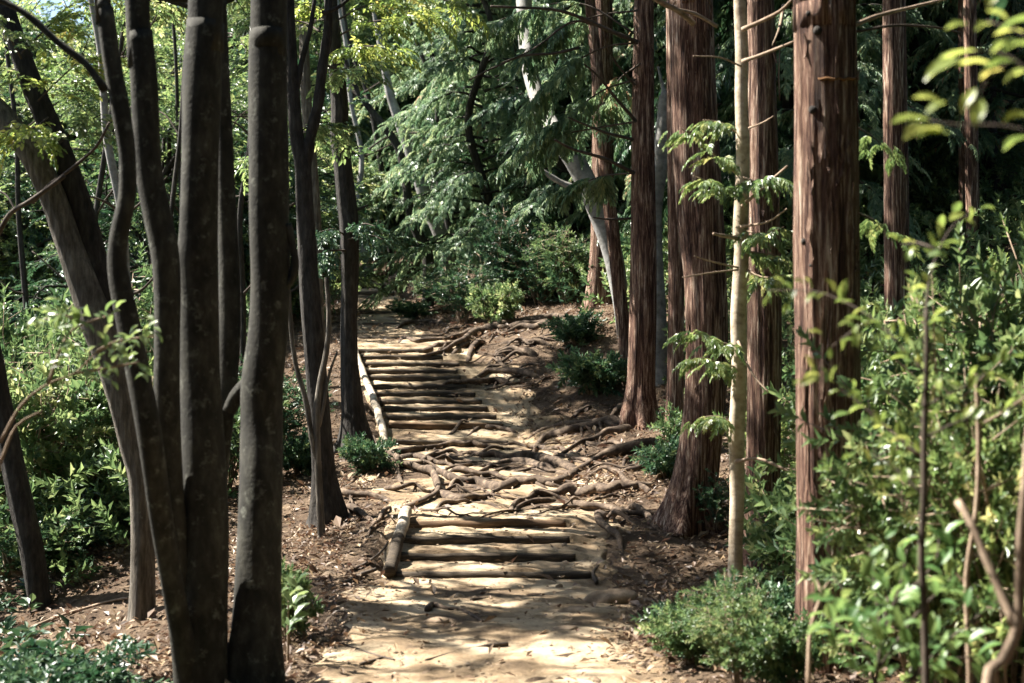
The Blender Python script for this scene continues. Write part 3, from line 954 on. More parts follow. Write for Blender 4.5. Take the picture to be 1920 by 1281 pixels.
# --- crooked dark tree at the stairs
crook, _ = tree('crooked_tree', 'crooked near black trunk standing right beside the stairs',
                [(668, 832, 62), (662, 770, 42), (656, 680, 32), (654, 600, 30), (655, 520, 32), (654, 430, 36), (648, 370, 36), (641, 300, 34), (636, 250, 33), (638, 210, 32), (634, 150, 30), (627, 80, 26), (622, 20, 24), (618, -50, 24)],
                18.6, 'dark_bark', 'rough', top=14.8, seed=12, flare=(1.1, .2, 4, .3))
crown_at(crook, SPARSE[0], (-2.4, 18.9, 11.4), 4.0, 1.0)
limb(crook, [(640, 430), (660, 400), (690, 385)], 18.6, 9, 4)

# --- leaning grey pair far up the slope
jt, _ = tree('grey_leaning_tree', 'grey trunk leaning over the top of the path in front of the cypress foliage',
             [(838, 480, 28), (822, 430, 27), (805, 390, 25), (790, 345, 24), (776, 305, 22), (764, 270, 20), (748, 225, 18), (730, 170, 16)], 31, 'grey_bark', 'rough', top=9.5, seed=13, sides=16, step=.12)
jt2, _ = tree('dark_leaning_tree', 'dark thin trunk leaning and bending beside the grey leaning trunk',
              [(802, 480, 22), (785, 440, 20), (768, 390, 17), (760, 330, 15), (748, 280, 15), (722, 240, 14), (690, 200, 12), (665, 160, 10)], 30.5, 'dark_bark', 'rough', top=9.5, seed=14, sides=14, step=.12)
crown_at(jt, SPARSE[1], (-4.4, 31.5, 12.5), 0, 1.0)

# --- right hand cedars
kc, _ = tree('flared_cedar', 'cedar with a wide pale flared foot at the head of the root covered bank',
             [(1122, 602, 56), (1124, 560, 46), (1128, 450, 42), (1130, 300, 40), (1130, 100, 38), (1130, -40, 36)], 25, 'cedar_bark', 'cedar', top=14, seed=15, flare=(.8, .3, 5, .2), sides=40, step=.1)
k2, _ = tree('slanting_cedar', 'thin reddish trunk slanting in front of the flared cedar',
             [(1180, 730, 28), (1174, 660, 26), (1165, 580, 26), (1152, 460, 25), (1140, 360, 25), (1130, 260, 24), (1120, 140, 22), (1108, 20, 20), (1102, -50, 20)], 20.6, 'cedar_bark', 'cedar', top=11, seed=16, sides=30, step=.1)
k3, _ = tree('bent_grey_tree', 'smooth blue grey trunk bending sharply behind the slanting reddish trunk',
             [(1176, 690, 28), (1168, 600, 30), (1160, 540, 34), (1146, 465, 38), (1120, 390, 40), (1092, 328, 40), (1062, 278, 38), (1035, 240, 34, 22.8), (1010, 190, 30, 23.6), (990, 110, 30, 24.5), (982, 0, 28, 25.2)], 22.3, 'grey_bark', 'smooth', top=11, seed=17, step=.08)
limb(k3, [(1098, 360), (1070, 350), (1040, 335), (1012, 318), (990, 308)], 22.3, 15, 6, 'grey_bark', 'branch')
lc, _ = tree('cedar_tree', 'straight dark cedar with a sunlit edge whose roots spill down to the stairs',
             [(1198, 775, 66), (1201, 720, 52), (1205, 600, 50), (1207, 450, 48), (1206, 250, 42), (1207, 0, 36), (1207, -60, 35)], 18.6, 'cedar_bark', 'cedar', top=14, seed=18, flare=(.7, .25, 5, 2.2), step=.08)
l2, _ = tree('snapped_grey_trunk', 'curved blue grey trunk between the two cedars ending in a thin bare tip',
             [(1236, 780, 36), (1232, 600, 34), (1226, 450, 34), (1226, 380, 34), (1236, 310, 32), (1243, 240, 27), (1247, 180, 22), (1244, 168, 8), (1234, 125, 4)], 20.3, 'grey_bark', 'smooth', top=None, seed=19, cat='tree trunk')
mt, _ = tree('thin_cedar', 'thin orange lit cedar standing just behind the big cedar',
             [(1264, 815, 36), (1266, 740, 32), (1268, 550, 30), (1266, 400, 28), (1263, 200, 26), (1261, 0, 24)], 17.6, 'cedar_bark', 'cedar', top=12, seed=20, sides=30, step=.1, flare=(.4, .2, 4, 0))
nc, _ = tree('big_cedar', 'big cedar with a broad flared foot beside the near flight of steps',
             [(1288, 1000, 92), (1298, 930, 82), (1312, 840, 76), (1322, 740, 76), (1325, 640, 76), (1322, 520, 78), (1312, 400, 84), (1303, 280, 86), (1297, 120, 82), (1294, 0, 80), (1293, -60, 78)],
             13.6, 'cedar_bark', 'cedar', top=14, seed=21, flare=(.75, .3, 4, .9))
ot, _ = tree('pale_sapling', 'slim pale barked sapling with dead twigs in front of the big cedars',
             [(1378, 1120, 32), (1379, 1040, 28), (1382, 930, 28), (1381, 820, 30), (1386, 700, 28), (1385, 590, 29), (1391, 470, 27), (1389, 430, 29), (1393, 300, 26), (1390, 180, 25), (1391, 100, 25), (1387, 0, 23), (1386, -60, 23)], 10.2, 'pale_bark', 'smooth', top=7.5, seed=22, sides=18)
o2, _ = tree('shaded_cedar', 'shaded dark cedar close behind the pale sapling',
             [(1424, 1120, 66), (1428, 1000, 62), (1431, 800, 62), (1433, 600, 62), (1433, 450, 60), (1430, 250, 54), (1426, 0, 48), (1425, -60, 46)], 12.0, 'cedar_bark', 'cedar', top=13, seed=23, flare=(.3, .3, 4, 0), step=.08)
pc, _ = tree('strapped_cedar', 'thickest cedar trunk nearest the camera with an orange strap round it',
             [(1558, 1320, 128), (1556, 1200, 122), (1555, 1000, 118), (1553, 800, 117), (1552, 600, 118), (1550, 450, 119), (1548, 200, 115), (1546, 0, 112), (1545, -60, 112)],
             8.3, 'cedar_bark', 'cedar', top=14, seed=24, flare=(.2, .3, 5, 0), sides=72, step=.05)
qc, _ = tree('sunlit_cedar', 'cedar with one pale sunlit side standing behind the strapped cedar',
             [(1684, 700, 46), (1682, 500, 45), (1680, 300, 45), (1678, 100, 43), (1677, -60, 42)], 16.5, 'cedar_bark', 'cedar', top=14, seed=25, sides=40, step=.1)
r1, _ = tree('cedar_tree', 'thin sunlit reddish cedar deep in the dark wood by the picture edge',
             [(1826, 640, 25), (1824, 400, 25), (1821, 200, 24), (1818, -50, 23)], 20, 'cedar_bark', 'cedar', top=13, seed=26, sides=30, step=.12)
r2, _ = tree('cedar_tree', 'very thin cedar just beside the thin sunlit reddish cedar',
             [(1806, 600, 15), (1805, 300, 15), (1803, -50, 14)], 21.5, 'cedar_bark', 'cedar', top=13, seed=27, sides=24, step=.12)
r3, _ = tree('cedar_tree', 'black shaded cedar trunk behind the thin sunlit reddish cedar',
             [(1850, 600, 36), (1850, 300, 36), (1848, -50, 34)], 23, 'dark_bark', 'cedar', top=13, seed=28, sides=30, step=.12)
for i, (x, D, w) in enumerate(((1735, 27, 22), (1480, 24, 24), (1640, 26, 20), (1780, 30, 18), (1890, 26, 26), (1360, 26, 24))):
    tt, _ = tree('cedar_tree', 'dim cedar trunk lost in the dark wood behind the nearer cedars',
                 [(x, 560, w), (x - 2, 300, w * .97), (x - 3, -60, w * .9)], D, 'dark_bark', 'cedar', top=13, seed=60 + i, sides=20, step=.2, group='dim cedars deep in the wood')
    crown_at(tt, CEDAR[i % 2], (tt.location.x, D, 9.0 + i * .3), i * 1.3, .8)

def strap(root, px, py, D, w):
    c = P(px, py, D) - root.location
    pts, r = [], w / F * D / 2 * 1.01
    for a in np.linspace(R(243), R(352), 24):
        pts.append((c.x + math.cos(a) * r, c.y + math.sin(a) * r, c.z + .012 * math.cos(a * 2) + .004 * math.sin(a * 17)))
    return obj('strap', tube_mesh('strap', [tube(pts, [.003] + [.009] * (len(pts) - 2) + [.003], sides=8, step=.03)], 'strap'), parent=root, label='orange strap bound round the trunk')
strap(pc, 1549, 155, 8.3, 115)
for (x, y, s) in ((1507, 35, 9), (1521, 68, 13), (1513, 213, 12), (1500, 455, 10), (1512, 500, 8)):
    ang = math.asin(max(-1, min(1, (x - 1549) / 58)))
    c = P(1549, y, 8.3) - pc.location
    r = 57 / F * 8.3
    n_ = Vector((math.sin(ang), -math.cos(ang), 0))
    p0 = c + n_ * (r - .02)
    obj('knot', tube_mesh('knot', [tube([p0, p0 + n_ * .025, p0 + n_ * .035], [s / F * 8.3 * .8, s / F * 8.3 * .6, s / F * 8.3 * .25], sides=10, step=.01)], 'dark_bark'), parent=pc)

for root, z, sc_, k in ((lc, 10.2, .75, 0), (nc, 10.0, .75, 1), (mt, 10.4, .5, 0), (o2, 10.2, .7, 1), (pc, 9.8, .75, 0), (qc, 9.6, .7, 1), (r1, 10, .7, 0), (r2, 10.4, .5, 1), (r3, 10, .7, 0), (kc, 10.4, .8, 1), (k2, 8.2, .7, 0)):
    crown_at(root, CEDAR[k], (root.location.x - (.1 if root is not k2 else .9), root.location.y, z), z * 3, sc_)
crown_at(k3, BROAD[1], (k3.location.x - 1.8, 22.5, 8.6), 1, .9)

# peeling strips of bark on the nearer cedars
def bark_strips(root, cx, D, wpx, y0, y1, n, seed):
    g = np.random.default_rng(seed)
    for k in range(n):
        x = cx + g.uniform(-.46, .46) * wpx
        y = g.uniform(y0, y1)
        ang = math.asin(max(-.98, min(.98, (x - cx) / (wpx / 2))))
        rr = wpx / F * D / 2
        nrm = Vector((math.sin(ang), -math.cos(ang), 0)); tg = Vector((math.cos(ang), math.sin(ang), 0))
        c = P(cx, y, D) - root.location
        ln, wd = g.uniform(.12, .5), g.uniform(.006, .018)
        V, Fc = [], []
        m = 7
        lift = g.uniform(.004, .022)
        bend = g.normal(0, .012)
        for i in range(m):
            t = i / (m - 1)
            out = rr * 1.0 + .003 + lift * (2 * t - 1) ** 2
            w_ = wd * (1 - .75 * abs(2 * t - 1) ** 2) * g.uniform(.7, 1.2)
            base = c + nrm * out + tg * (bend * math.sin(t * 3)) + Vector((0, 0, (t - .5) * ln))
            for sgn, o_ in ((-1, 0), (1, 0), (1, -.008), (-1, -.008)):
                V.append(tuple(base + tg * sgn * w_ + nrm * o_))
        for i in range(m - 1):
            a = i * 4
            for q in range(4):
                Fc.append((a + q, a + (q + 1) % 4, a + 4 + (q + 1) % 4, a + 4 + q))
        Fc += [(3, 2, 1, 0), (4 * m - 4, 4 * m - 3, 4 * m - 2, 4 * m - 1)]
        obj('bark_strip', mesh('bark strip', V, Fc, 'cedar_bark', smooth=False), parent=root)
bark_strips(pc, 1550, 8.3, 117, 10, 1150, 46, 1)
bark_strips(nc, 1303, 13.6, 82, 10, 400, 16, 2)
bark_strips(nc, 1322, 13.6, 76, 420, 800, 14, 3)
bark_strips(o2, 1432, 12.0, 60, 10, 800, 16, 4)
bark_strips(lc, 1206, 18.6, 46, 10, 700, 16, 5)

# dead branches
for poly, w0, w1 in (([(1195, 80), (1150, 60), (1100, 38), (1050, 20), (990, 15), (920, 12)], 9, 4), ([(1192, 228), (1150, 178), (1120, 142), (1095, 120)], 7, 3),
                     ([(1188, 325), (1140, 300), (1075, 280), (1040, 262)], 8, 4), ([(1186, 262), (1125, 245), (1065, 220)], 7, 3), ([(1182, 410), (1140, 411), (1112, 408)], 5, 3),
                     ([(1190, 160), (1150, 110), (1130, 60)], 5, 2), ([(1130, 52), (1075, 40), (1020, 78), (985, 100), (940, 118)], 5, 2), ([(1085, 90), (1040, 100), (980, 105), (930, 125), (880, 150)], 6, 3)):
    limb(lc, poly, 18.45, w0, w1, 'darktwig', 'dead_branch', Dend=17.6)
for poly, w0, w1 in (([(1300, 45), (1270, 20), (1225, -5)], 12, 8), ([(1345, 50), (1300, 25), (1250, 12), (1210, -10)], 8, 5)):
    limb(nc, poly, 13.3, w0, w1, 'twig', 'dead_branch', Dend=13.0)
for poly, w0, w1 in (([(1392, 55), (1430, 38), (1462, 22), (1490, -5)], 9, 6), ([(1392, 115), (1440, 98), (1490, 78)], 8, 5), ([(1390, 388), (1430, 352), (1458, 328), (1476, 312)], 7, 4),
                     ([(1388, 425), (1440, 416), (1475, 392)], 6, 3), ([(1385, 448), (1360, 443), (1338, 438)], 9, 5), ([(1384, 502), (1340, 492), (1302, 480)], 4, 2), ([(1384, 506), (1330, 512), (1280, 520)], 4, 2),
                     ([(1390, 125), (1350, 108), (1300, 105)], 4, 2), ([(1404, 240), (1430, 230), (1450, 218)], 4, 2), ([(1470, 10), (1462, 50), (1448, 85)], 8, 2), ([(1380, 865), (1420, 860), (1460, 875), (1520, 905), (1600, 940)], 7, 4), ([(1384, 640), (1410, 700), (1440, 735)], 5, 3)):
    limb(ot, poly, 10.1, w0, w1, 'twig', 'dead_branch', Dend=9.7)
limb(pc, [(1598, 48), (1640, 32), (1690, 18), (1775, -2)], 8.35, 10, 5, 'twig', 'dead_branch', Dend=9.0)
limb(pc, [(1600, 60), (1680, 48), (1760, 52), (1800, 62)], 8.35, 6, 3, 'darktwig', 'dead_branch', Dend=9.0)
for poly, w0, w1 in (([(60, 380), (95, 345), (130, 320), (180, 275), (205, 230)], 8, 5), ([(-5, 440), (20, 400), (60, 375), (120, 330)], 10, 8)):
    limb(lean, poly, 10.8, w0, w1, 'darktwig', 'dead_branch', Dend=10.4)


# living boughs: flat sprays along short branches
def bough(root, poly, D, Dend, mat, n, scale, seed, spread=.5, bark='darktwig', w=4, kind='cypress', start=.12):
    g = np.random.default_rng(seed)
    m = len(poly)
    pts = np.array([np.array(P(x, y, D + (Dend - D) * k / (m - 1)) - root.location) for k, (x, y) in enumerate(poly)])
    b = obj('bough', tube_mesh('bough', [tube(pts, np.linspace(w, w * .4, m) / F * D / 2, sides=6, step=.08)], bark), parent=root)
    c, _ = catmull(pts, np.ones(m), .05)
    pos, dirs, ups = [], [], []
    for q in range(n):
        t = g.uniform(start, 1)
        k = min(len(c) - 2, int(t * (len(c) - 1)))
        td = unit(c[k + 1] - c[k])
        sd = unit(np.cross(td, [0, 0, 1])) * (1 if q % 2 else -1)
        o = unit(td * g.uniform(.3, 1) + sd * g.uniform(.3, 1.1))
        for e in range(2):
            pos.append(c[k] + o * (e * .22 + g.uniform(0, spread * .25)) * scale + np.array([0, 0, -.06 * e * scale]))
            dirs.append(unit(o + np.array([0, 0, -.25 - .25 * e + g.normal(0, .15)]) + g.normal(0, .15, 3)))
            ups.append(unit(np.array([g.normal(0, .3), g.normal(0, .3), 1])))
    V, Fc, rn = place_sprays(kind, pos, dirs, ups, g.uniform(.7, 1.2, len(pos)) * scale, seed)
    obj('foliage', mesh('bough foliage', V, Fc, mat, smooth=False, rnd=rn), parent=b)
for k, poly in enumerate(([(1195, 80), (1130, 90), (1060, 130), (1000, 190)], [(1190, 150), (1130, 170), (1060, 220), (1000, 260)], [(1192, 228), (1120, 240), (1050, 255), (985, 290)], [(1195, 20), (1120, 30), (1040, 60), (960, 120)],
                          [(1188, 325), (1130, 330), (1080, 350)], [(1200, 120), (1160, 150), (1120, 210)], [(1185, 60), (1100, 10), (1020, 10), (930, 40)])):
    bough(lc, poly, 18.4, 18.9 + .3 * (k % 3), 'cypress', 26, .85, 700 + k, start=.4)
for k, poly in enumerate(([(1385, 330), (1350, 300), (1310, 262), (1275, 240)], [(1385, 372), (1340, 345), (1300, 330)], [(1384, 250), (1350, 230), (1318, 225)], [(1385, 650), (1345, 640), (1300, 618)], [(1385, 690), (1350, 680), (1315, 670)], [(1382, 800), (1345, 780), (1310, 785)],
                          [(1392, 430), (1430, 440), (1470, 425)], [(1390, 500), (1430, 520), (1470, 515)], [(1390, 470), (1430, 475), (1460, 480)], [(1388, 330), (1420, 340), (1450, 330)])):
    bough(ot, poly, 10.2, 9.7 + .2 * (k % 3), 'fir', 13, .36, 720 + k, w=4, bark='twig')
for k, poly in enumerate(([(1610, 240), (1640, 260), (1680, 300)], [(1610, 400), (1650, 420), (1690, 460)])):
    bough(pc, poly, 8.5, 9.4, 'fir', 8, .3, 740 + k)

for k, poly in enumerate(([(630, 70), (680, 45), (740, 35), (810, 25)], [(628, 40), (700, 5), (780, -5), (880, 8)], [(630, 110), (670, 90), (720, 85)], [(625, 30), (580, 10), (530, 20)])):
    bough(crook, poly, 18.6, 17.8 + .5 * (k % 2), 'yellow', 20, .8, 750 + k, kind='broad')
for k, poly in enumerate(([(645, 440), (625, 430), (600, 435)], [(650, 450), (690, 440), (720, 450)], [(650, 470), (620, 470), (595, 480)], [(652, 440), (680, 420), (705, 425)])):
    bough(crook, poly, 18.5, 18.1, 'evergreen', 9, .6, 760 + k, kind='broad')
for k, poly in enumerate(([(40, 110), (10, 60), (-30, 30)], [(70, 190), (110, 150), (150, 110), (170, 60)], [(60, 150), (30, 130), (-10, 140)], [(90, 220), (60, 240), (10, 230)], [(110, 270), (150, 235), (190, 215)], [(40, 100), (80, 60), (120, 20), (160, -10)])):
    bough(lean, poly, 11.5, 10.9 + .4 * (k % 3), 'yellow' if k % 2 else 'broad', 14, .62, 770 + k, kind='broad')
for k, poly in enumerate(([(556, 250), (600, 230), (650, 240)], [(548, 150), (520, 120), (470, 100), (440, 60)], [(606, 120), (640, 130), (680, 120)], [(585, 270), (545, 280), (450, 300)], [(600, 60), (560, 40), (430, 30)])):
    bough(fork, poly, 14.3, 14.9 + .4 * (k % 2), 'broad', 14, .7, 780 + k, kind='broad')

# ------------------------------------------------------------------ exposed roots (parts of the trees they grow from)
def root_line(tree_, poly, w, sink=.3, taper=.5, seed=0, arch=.0):
    g = np.random.default_rng(seed)
    q = []
    for i in range(len(poly) - 1):
        (x0, y0), (x1, y1) = poly[i], poly[i + 1]
        ln = math.hypot(x1 - x0, y1 - y0)
        q.append((x0, y0))
        for k in range(1, max(1, int(ln / 16)) + 0):
            t = k / max(1, int(ln / 16))
            q.append((x0 + (x1 - x0) * t + g.normal(0, 2.2), y0 + (y1 - y0) * t + g.normal(0, 1.5)))
    q.append(poly[-1])
    pts, rad = [], []
    n = len(q)
    wv = 1.0
    for i, (x, y) in enumerate(q):
        p = hit(x, y)
        t = i / (n - 1)
        wv = .78 * wv + .22 * g.uniform(.3, 1.9)
        r = w / F * p.y / 2 * (1 - (1 - taper) * t) * wv
        lift = r * (1 - 2 * sink) + arch * math.sin(math.pi * t) * g.uniform(.2, 1.5) - .02 * (g.uniform() < .15)
        if i in (0, n - 1):
            lift = -r * .9
        pts.append(np.array((p.x, p.y, p.z + lift)) - np.array(tree_.location)); rad.append(r)
    ph = g.uniform(0, 6, 4)
    tb = [tube(pts, rad, sides=9, step=.05, disp=lambda T, S: 1 + .08 * np.sin(S * 5 + ph[0] + T) + .07 * np.sin(S * 17 + ph[1] - T) + .2 * np.sin(2 * T + S * 2 + ph[2]))]
    if n > 6:                                    # thin side roots
        for e in range(2):
            k = int(g.integers(2, n - 2))
            x, y = q[k]
            dx, dy = g.normal(0, 26), g.uniform(4, 18)
            sp, sr = [], []
            for f in np.linspace(0, 1, 5):
                p = hit(x + dx * f + g.normal(0, 1.5), y + dy * f + g.normal(0, 1))
                sr.append(rad[k] * (.5 - .3 * f))
                sp.append(np.array((p.x, p.y, p.z + rad[k] * .4 * (1 - f))) - np.array(tree_.location))
            sp[0] = pts[k]
            tb.append(tube(sp, sr, sides=6, step=.05))
    return obj('root', tube_mesh('root', tb, 'root'), parent=tree_)

def zoomA(pts):
    return [(640 + a / 3, 740 + b / 3) for a, b in pts]
def zoomB(pts):
    return [(600 + a / 3, 460 + b / 3) for a, b in pts]

ROOTS = [
    (crook, zoomA([(250, 400), (300, 412), (380, 430), (460, 450), (510, 480), (540, 530), (538, 572), (490, 602), (400, 635), (310, 640)]), 11),
    (crook, zoomA([(240, 380), (310, 380), (400, 365), (480, 385), (560, 405), (660, 425)]), 10),
    (mt, zoomA([(1830, 270), (1770, 290), (1680, 312), (1550, 345), (1430, 385), (1380, 430), (1310, 465), (1230, 500), (1100, 505), (980, 512), (880, 540), (800, 525), (700, 510), (620, 490), (560, 450), (480, 430)]), 13),
    (crook, zoomA([(600, 440), (640, 440), (740, 460), (850, 470), (960, 495), (1050, 500)]), 9),
    (lc, zoomA([(1350, 470), (1320, 465), (1250, 460), (1150, 430), (1050, 400), (950, 395), (850, 415), (730, 455)]), 11),
    (crook, zoomA([(540, 560), (550, 575), (640, 600), (720, 605), (810, 580), (890, 545), (950, 515)]), 10),
    (crook, zoomA([(600, 540), (640, 522), (690, 520), (760, 545), (830, 565)]), 7),
    (crook, zoomA([(260, 350), (300, 345), (420, 330), (520, 315), (640, 300), (740, 295), (850, 310), (960, 328)]), 10),
    (lc, zoomA([(1350, 450), (1310, 440), (1200, 400), (1100, 370), (960, 370), (860, 360), (720, 345), (600, 350), (500, 385)]), 10),
    (nc, zoomA([(1750, 500), (1660, 530), (1560, 545), (1500, 570), (1400, 575), (1280, 580), (1150, 590), (1050, 602), (975, 628), (940, 692)]), 12),
    (nc, zoomA([(1230, 600), (1160, 622), (1080, 627), (990, 647), (958, 692)]), 9),
    (crook, zoomA([(490, 705), (520, 670), (565, 638), (640, 622), (740, 620), (830, 637), (940, 662)]), 8),
    (nc, zoomA([(1740, 540), (1690, 530), (1600, 522), (1572, 482), (1530, 455), (1430, 460), (1385, 490), (1378, 560)]), 8),
    (nc, zoomA([(1830, 690), (1760, 692), (1680, 690), (1560, 680), (1470, 660), (1380, 655), (1290, 632), (1245, 655)]), 12),
    (nc, zoomA([(1480, 655), (1455, 700), (1460, 745), (1510, 785), (1560, 825), (1580, 895)]), 13),
    (nc, zoomA([(1500, 690), (1540, 720), (1600, 735), (1680, 760)]), 9),
    (lc, zoomA([(1590, 150), (1520, 162), (1420, 188), (1300, 222), (1160, 252), (1110, 292), (1060, 362)]), 11),
    (lc, zoomA([(1560, 170), (1500, 170), (1400, 166), (1250, 182), (1120, 212), (1040, 262)]), 9),
    (lc, zoomA([(1660, 190), (1560, 222), (1400, 272), (1270, 332), (1180, 360)]), 9),
    (crook, zoomA([(590, 240), (640, 215), (690, 192), (770, 205)]), 6),
    (lc, zoomA([(990, 225), (960, 220), (880, 205), (780, 200), (700, 242)]), 7),
    (crook, zoomA([(220, 530), (270, 545), (380, 555), (480, 560), (545, 550)]), 8),
    (crook, zoomA([(-60, 560), (0, 570), (100, 587), (200, 590), (320, 622)]), 9),
    (fork, zoomA([(290, 625), (240, 680), (170, 762), (130, 845)]), 7),
    (lc, zoomA([(1600, 45), (1570, 100), (1530, 145), (1500, 165)]), 11),
    (lc, zoomA([(1440, 60), (1400, 75), (1340, 110), (1285, 145)]), 8),
    (lc, zoomA([(1690, 100), (1660, 150), (1640, 200)]), 10),
    (mt, zoomA([(1615, 340), (1595, 395), (1580, 445)]), 6),
    (mt, zoomA([(1800, 330), (1740, 400), (1660, 440), (1560, 440)]), 8),
    (nc, zoomA([(1780, 760), (1720, 700), (1650, 660), (1600, 650)]), 10),
    (fork, [(640, 950), (660, 968), (690, 975), (712, 990)], 12),
    (fork, [(612, 955), (640, 962), (668, 985), (695, 1000)], 9),
    (crook, [(690, 820), (705, 850), (722, 868), (745, 880)], 14),
    (crook, [(684, 850), (670, 895), (650, 912)], 8),
    (crook, [(690, 840), (745, 868), (750, 905), (765, 922)], 9),
    # upper bank
    (kc, zoomB([(1470, 395), (1380, 420), (1280, 430), (1080, 445), (950, 480), (840, 510), (740, 532), (640, 545), (540, 550), (470, 525), (440, 562)]), 10),
    (kc, zoomB([(1000, 470), (930, 492), (830, 542), (750, 602), (650, 625), (555, 632)]), 10),
    (kc, zoomB([(900, 500), (860, 520), (760, 560), (660, 580), (560, 592)]), 9),
    (kc, zoomB([(930, 545), (890, 565), (850, 602), (828, 672)]), 8),
    (kc, zoomB([(1220, 622), (1180, 620), (1080, 615), (1000, 622), (955, 682)]), 8),
    (lc, zoomB([(1230, 745), (1130, 730), (1000, 720), (900, 745), (815, 772)]), 8),
    (lc, zoomB([(1080, 780), (1040, 786), (900, 790), (780, 800), (650, 815)]), 8),
    (kc, zoomB([(720, 450), (650, 445), (560, 445), (470, 460), (395, 492)]), 7),
    (kc, zoomB([(840, 535), (790, 582), (735, 642)]), 8),
    (kc, zoomB([(1300, 560), (1180, 560), (1080, 545), (990, 560)]), 7),
    (kc, zoomB([(1420, 430), (1320, 460), (1200, 480), (1060, 500), (940, 520)]), 8),
    (kc, zoomB([(1080, 690), (1030, 690), (980, 660), (930, 690)]), 7),
    (kc, zoomB([(1460, 400), (1400, 470), (1330, 500), (1240, 510)]), 8),
    (kc, zoomB([(1330, 440), (1210, 455), (1120, 470), (1020, 480), (930, 470), (850, 490)]), 7),
    (jt, [(770, 508), (750, 522), (735, 535), (728, 548)], 14),
    (jt, [(790, 500), (765, 515), (745, 530), (735, 540)], 10),
]
gr = np.random.default_rng(8)
NMAIN = len(ROOTS)
for k in range(34):
    left = k % 2
    y0 = gr.uniform(838, 965)
    x0 = gr.uniform(735, 900) if left else gr.uniform(1010, 1210)
    n_ = int(gr.integers(4, 8))
    dx = gr.uniform(26, 44) * (1 if left else -1)
    dy = gr.uniform(-5, 7)
    poly, y = [], y0
    for q in range(n_):
        poly.append((x0 + dx * q, min(972, max(834, y))))
        y += dy + gr.normal(0, 6)
    ROOTS.append((crook if left else (lc if y0 < 880 else nc), poly, gr.uniform(3, 8)))
for k in range(16):
    x0, y0 = gr.uniform(880, 1090), gr.uniform(605, 720)
    poly = [(x0 - q * gr.uniform(18, 34), y0 + q * gr.uniform(0, 9) + gr.normal(0, 4)) for q in range(int(gr.integers(4, 6)))]
    ROOTS.append((kc if y0 < 670 else lc, poly, gr.uniform(3, 7)))
for i, (t_, poly, w) in enumerate(ROOTS):
    root_line(t_, poly, w * (1.5 if i < NMAIN else 1.1), seed=300 + i, sink=.2, arch=.03 if i % 3 else .06)

# ------------------------------------------------------------------ stones and wood lying on the path
def stone(px, py, wpx, hpx, label, seed, depth=.7):
    p = hit(px, py)
    g = np.random.default_rng(seed)
    a = wpx / F * p.y / 2; c = hpx / F * p.y
    nu_, nv = 20, 12
    V = []
    ph = g.uniform(0, 6, 6)
    for i in range(nv + 1):
        t = math.pi * i / nv
        for j in range(nu_):
            u = 2 * math.pi * j / nu_
            k = 1 + .1 * math.sin(2 * u + ph[0]) + .08 * math.sin(3 * u + ph[1] + t) + .05 * math.sin(5 * u + 3 * t + ph[2])
            x, y, z = math.cos(u) * math.sin(t), math.sin(u) * math.sin(t), math.cos(t)
            z = math.copysign(abs(z) ** .8, z) + .25 * x
            V.append((x * a * k, y * a * depth * k, z * c * .75))
    Fc = [(i * nu_ + j, (i + 1) * nu_ + j, (i + 1) * nu_ + (j + 1) % nu_, i * nu_ + (j + 1) % nu_) for i in range(nv) for j in range(nu_)]
    o = obj('stone', mesh('stone', V, Fc, 'stone'), loc=(p.x, p.y, p.z + c * .35), label=label, category='stone')
    o.rotation_euler = (0, 0, g.uniform(-.2, .2))
stone(1147, 1130, 98, 22, 'flat tilted brown stone lying on the sandy path near the bushes', 1)
stone(818, 1172, 46, 13, 'small dark half buried stone under the bent root on the path', 2)
stone(1048, 1106, 14, 10, 'tiny dark stone on the path below the lowest step', 3)
stone(1075, 1148, 60, 9, 'low crusted stone bump in the sand below the flat stone', 4)
stone(1060, 1184, 50, 9, 'low dark lump of stone in the sand of the path foreground', 5)

def lying(name, poly, w0, w1, label, cat, mat='darktwig', seed=0, lift=.4):
    pts, rad = [], []
    b = hit(*poly[0])
    n = len(poly)
    for i, q in enumerate(poly):
        p = hit(*q); t = i / (n - 1)
        r = (w0 + (w1 - w0) * t) / F * p.y / 2
        pts.append(np.array((p.x - b.x, p.y - b.y, p.z - b.z + r * lift + .012))); rad.append(r)
    ph = np.random.default_rng(seed).uniform(0, 6, 3)
    return obj(name, tube_mesh(name, [tube(pts, rad, sides=8, step=.03, disp=lambda T, S: 1 + .15 * np.sin(S * 11 + ph[0] + T) + .1 * np.sin(S * 29 + ph[1]))], mat),
               loc=b, label=label, category=cat)
lying('surface_root', [(800, 1150), (812, 1140), (835, 1146), (862, 1148), (880, 1155), (905, 1170)], 13, 6, 'short pale bent root breaking through the sand of the path', 'root', 'root', 1)
lying('fallen_stick', [(798, 1243), (850, 1230), (905, 1219), (952, 1214)], 4, 9, 'dark stick with a broad end lying across the path foreground', 'stick', 'darktwig', 2)
lying('fallen_stick', [(883, 1130), (905, 1127), (938, 1122)], 7, 3, 'short dark stick on the path between the steps and the bent root', 'stick', 'darktwig', 3)
lying('fallen_branch', [(645, 1098), (675, 1084), (704, 1072)], 10, 7, 'thick dark branch lying beside the foot of the near edging log', 'branch', 'darktwig', 4)
lying('fallen_branch', [(655, 1075), (690, 1058), (718, 1035), (728, 1020)], 6, 4, 'thin dark branch leaning towards the near edging log', 'branch', 'darktwig', 5)
lying('fallen_stick', [(590, 1205), (640, 1212), (690, 1228), (740, 1243)], 4, 4, 'long thin stick on the leaf strewn edge of the path', 'stick', 'darktwig', 6)
lying('fallen_branch', [(1118, 1098), (1112, 1080), (1120, 1068), (1135, 1062)], 8, 4, 'small curled dead branch at the end of the lowest step', 'branch', 'darktwig', 7)
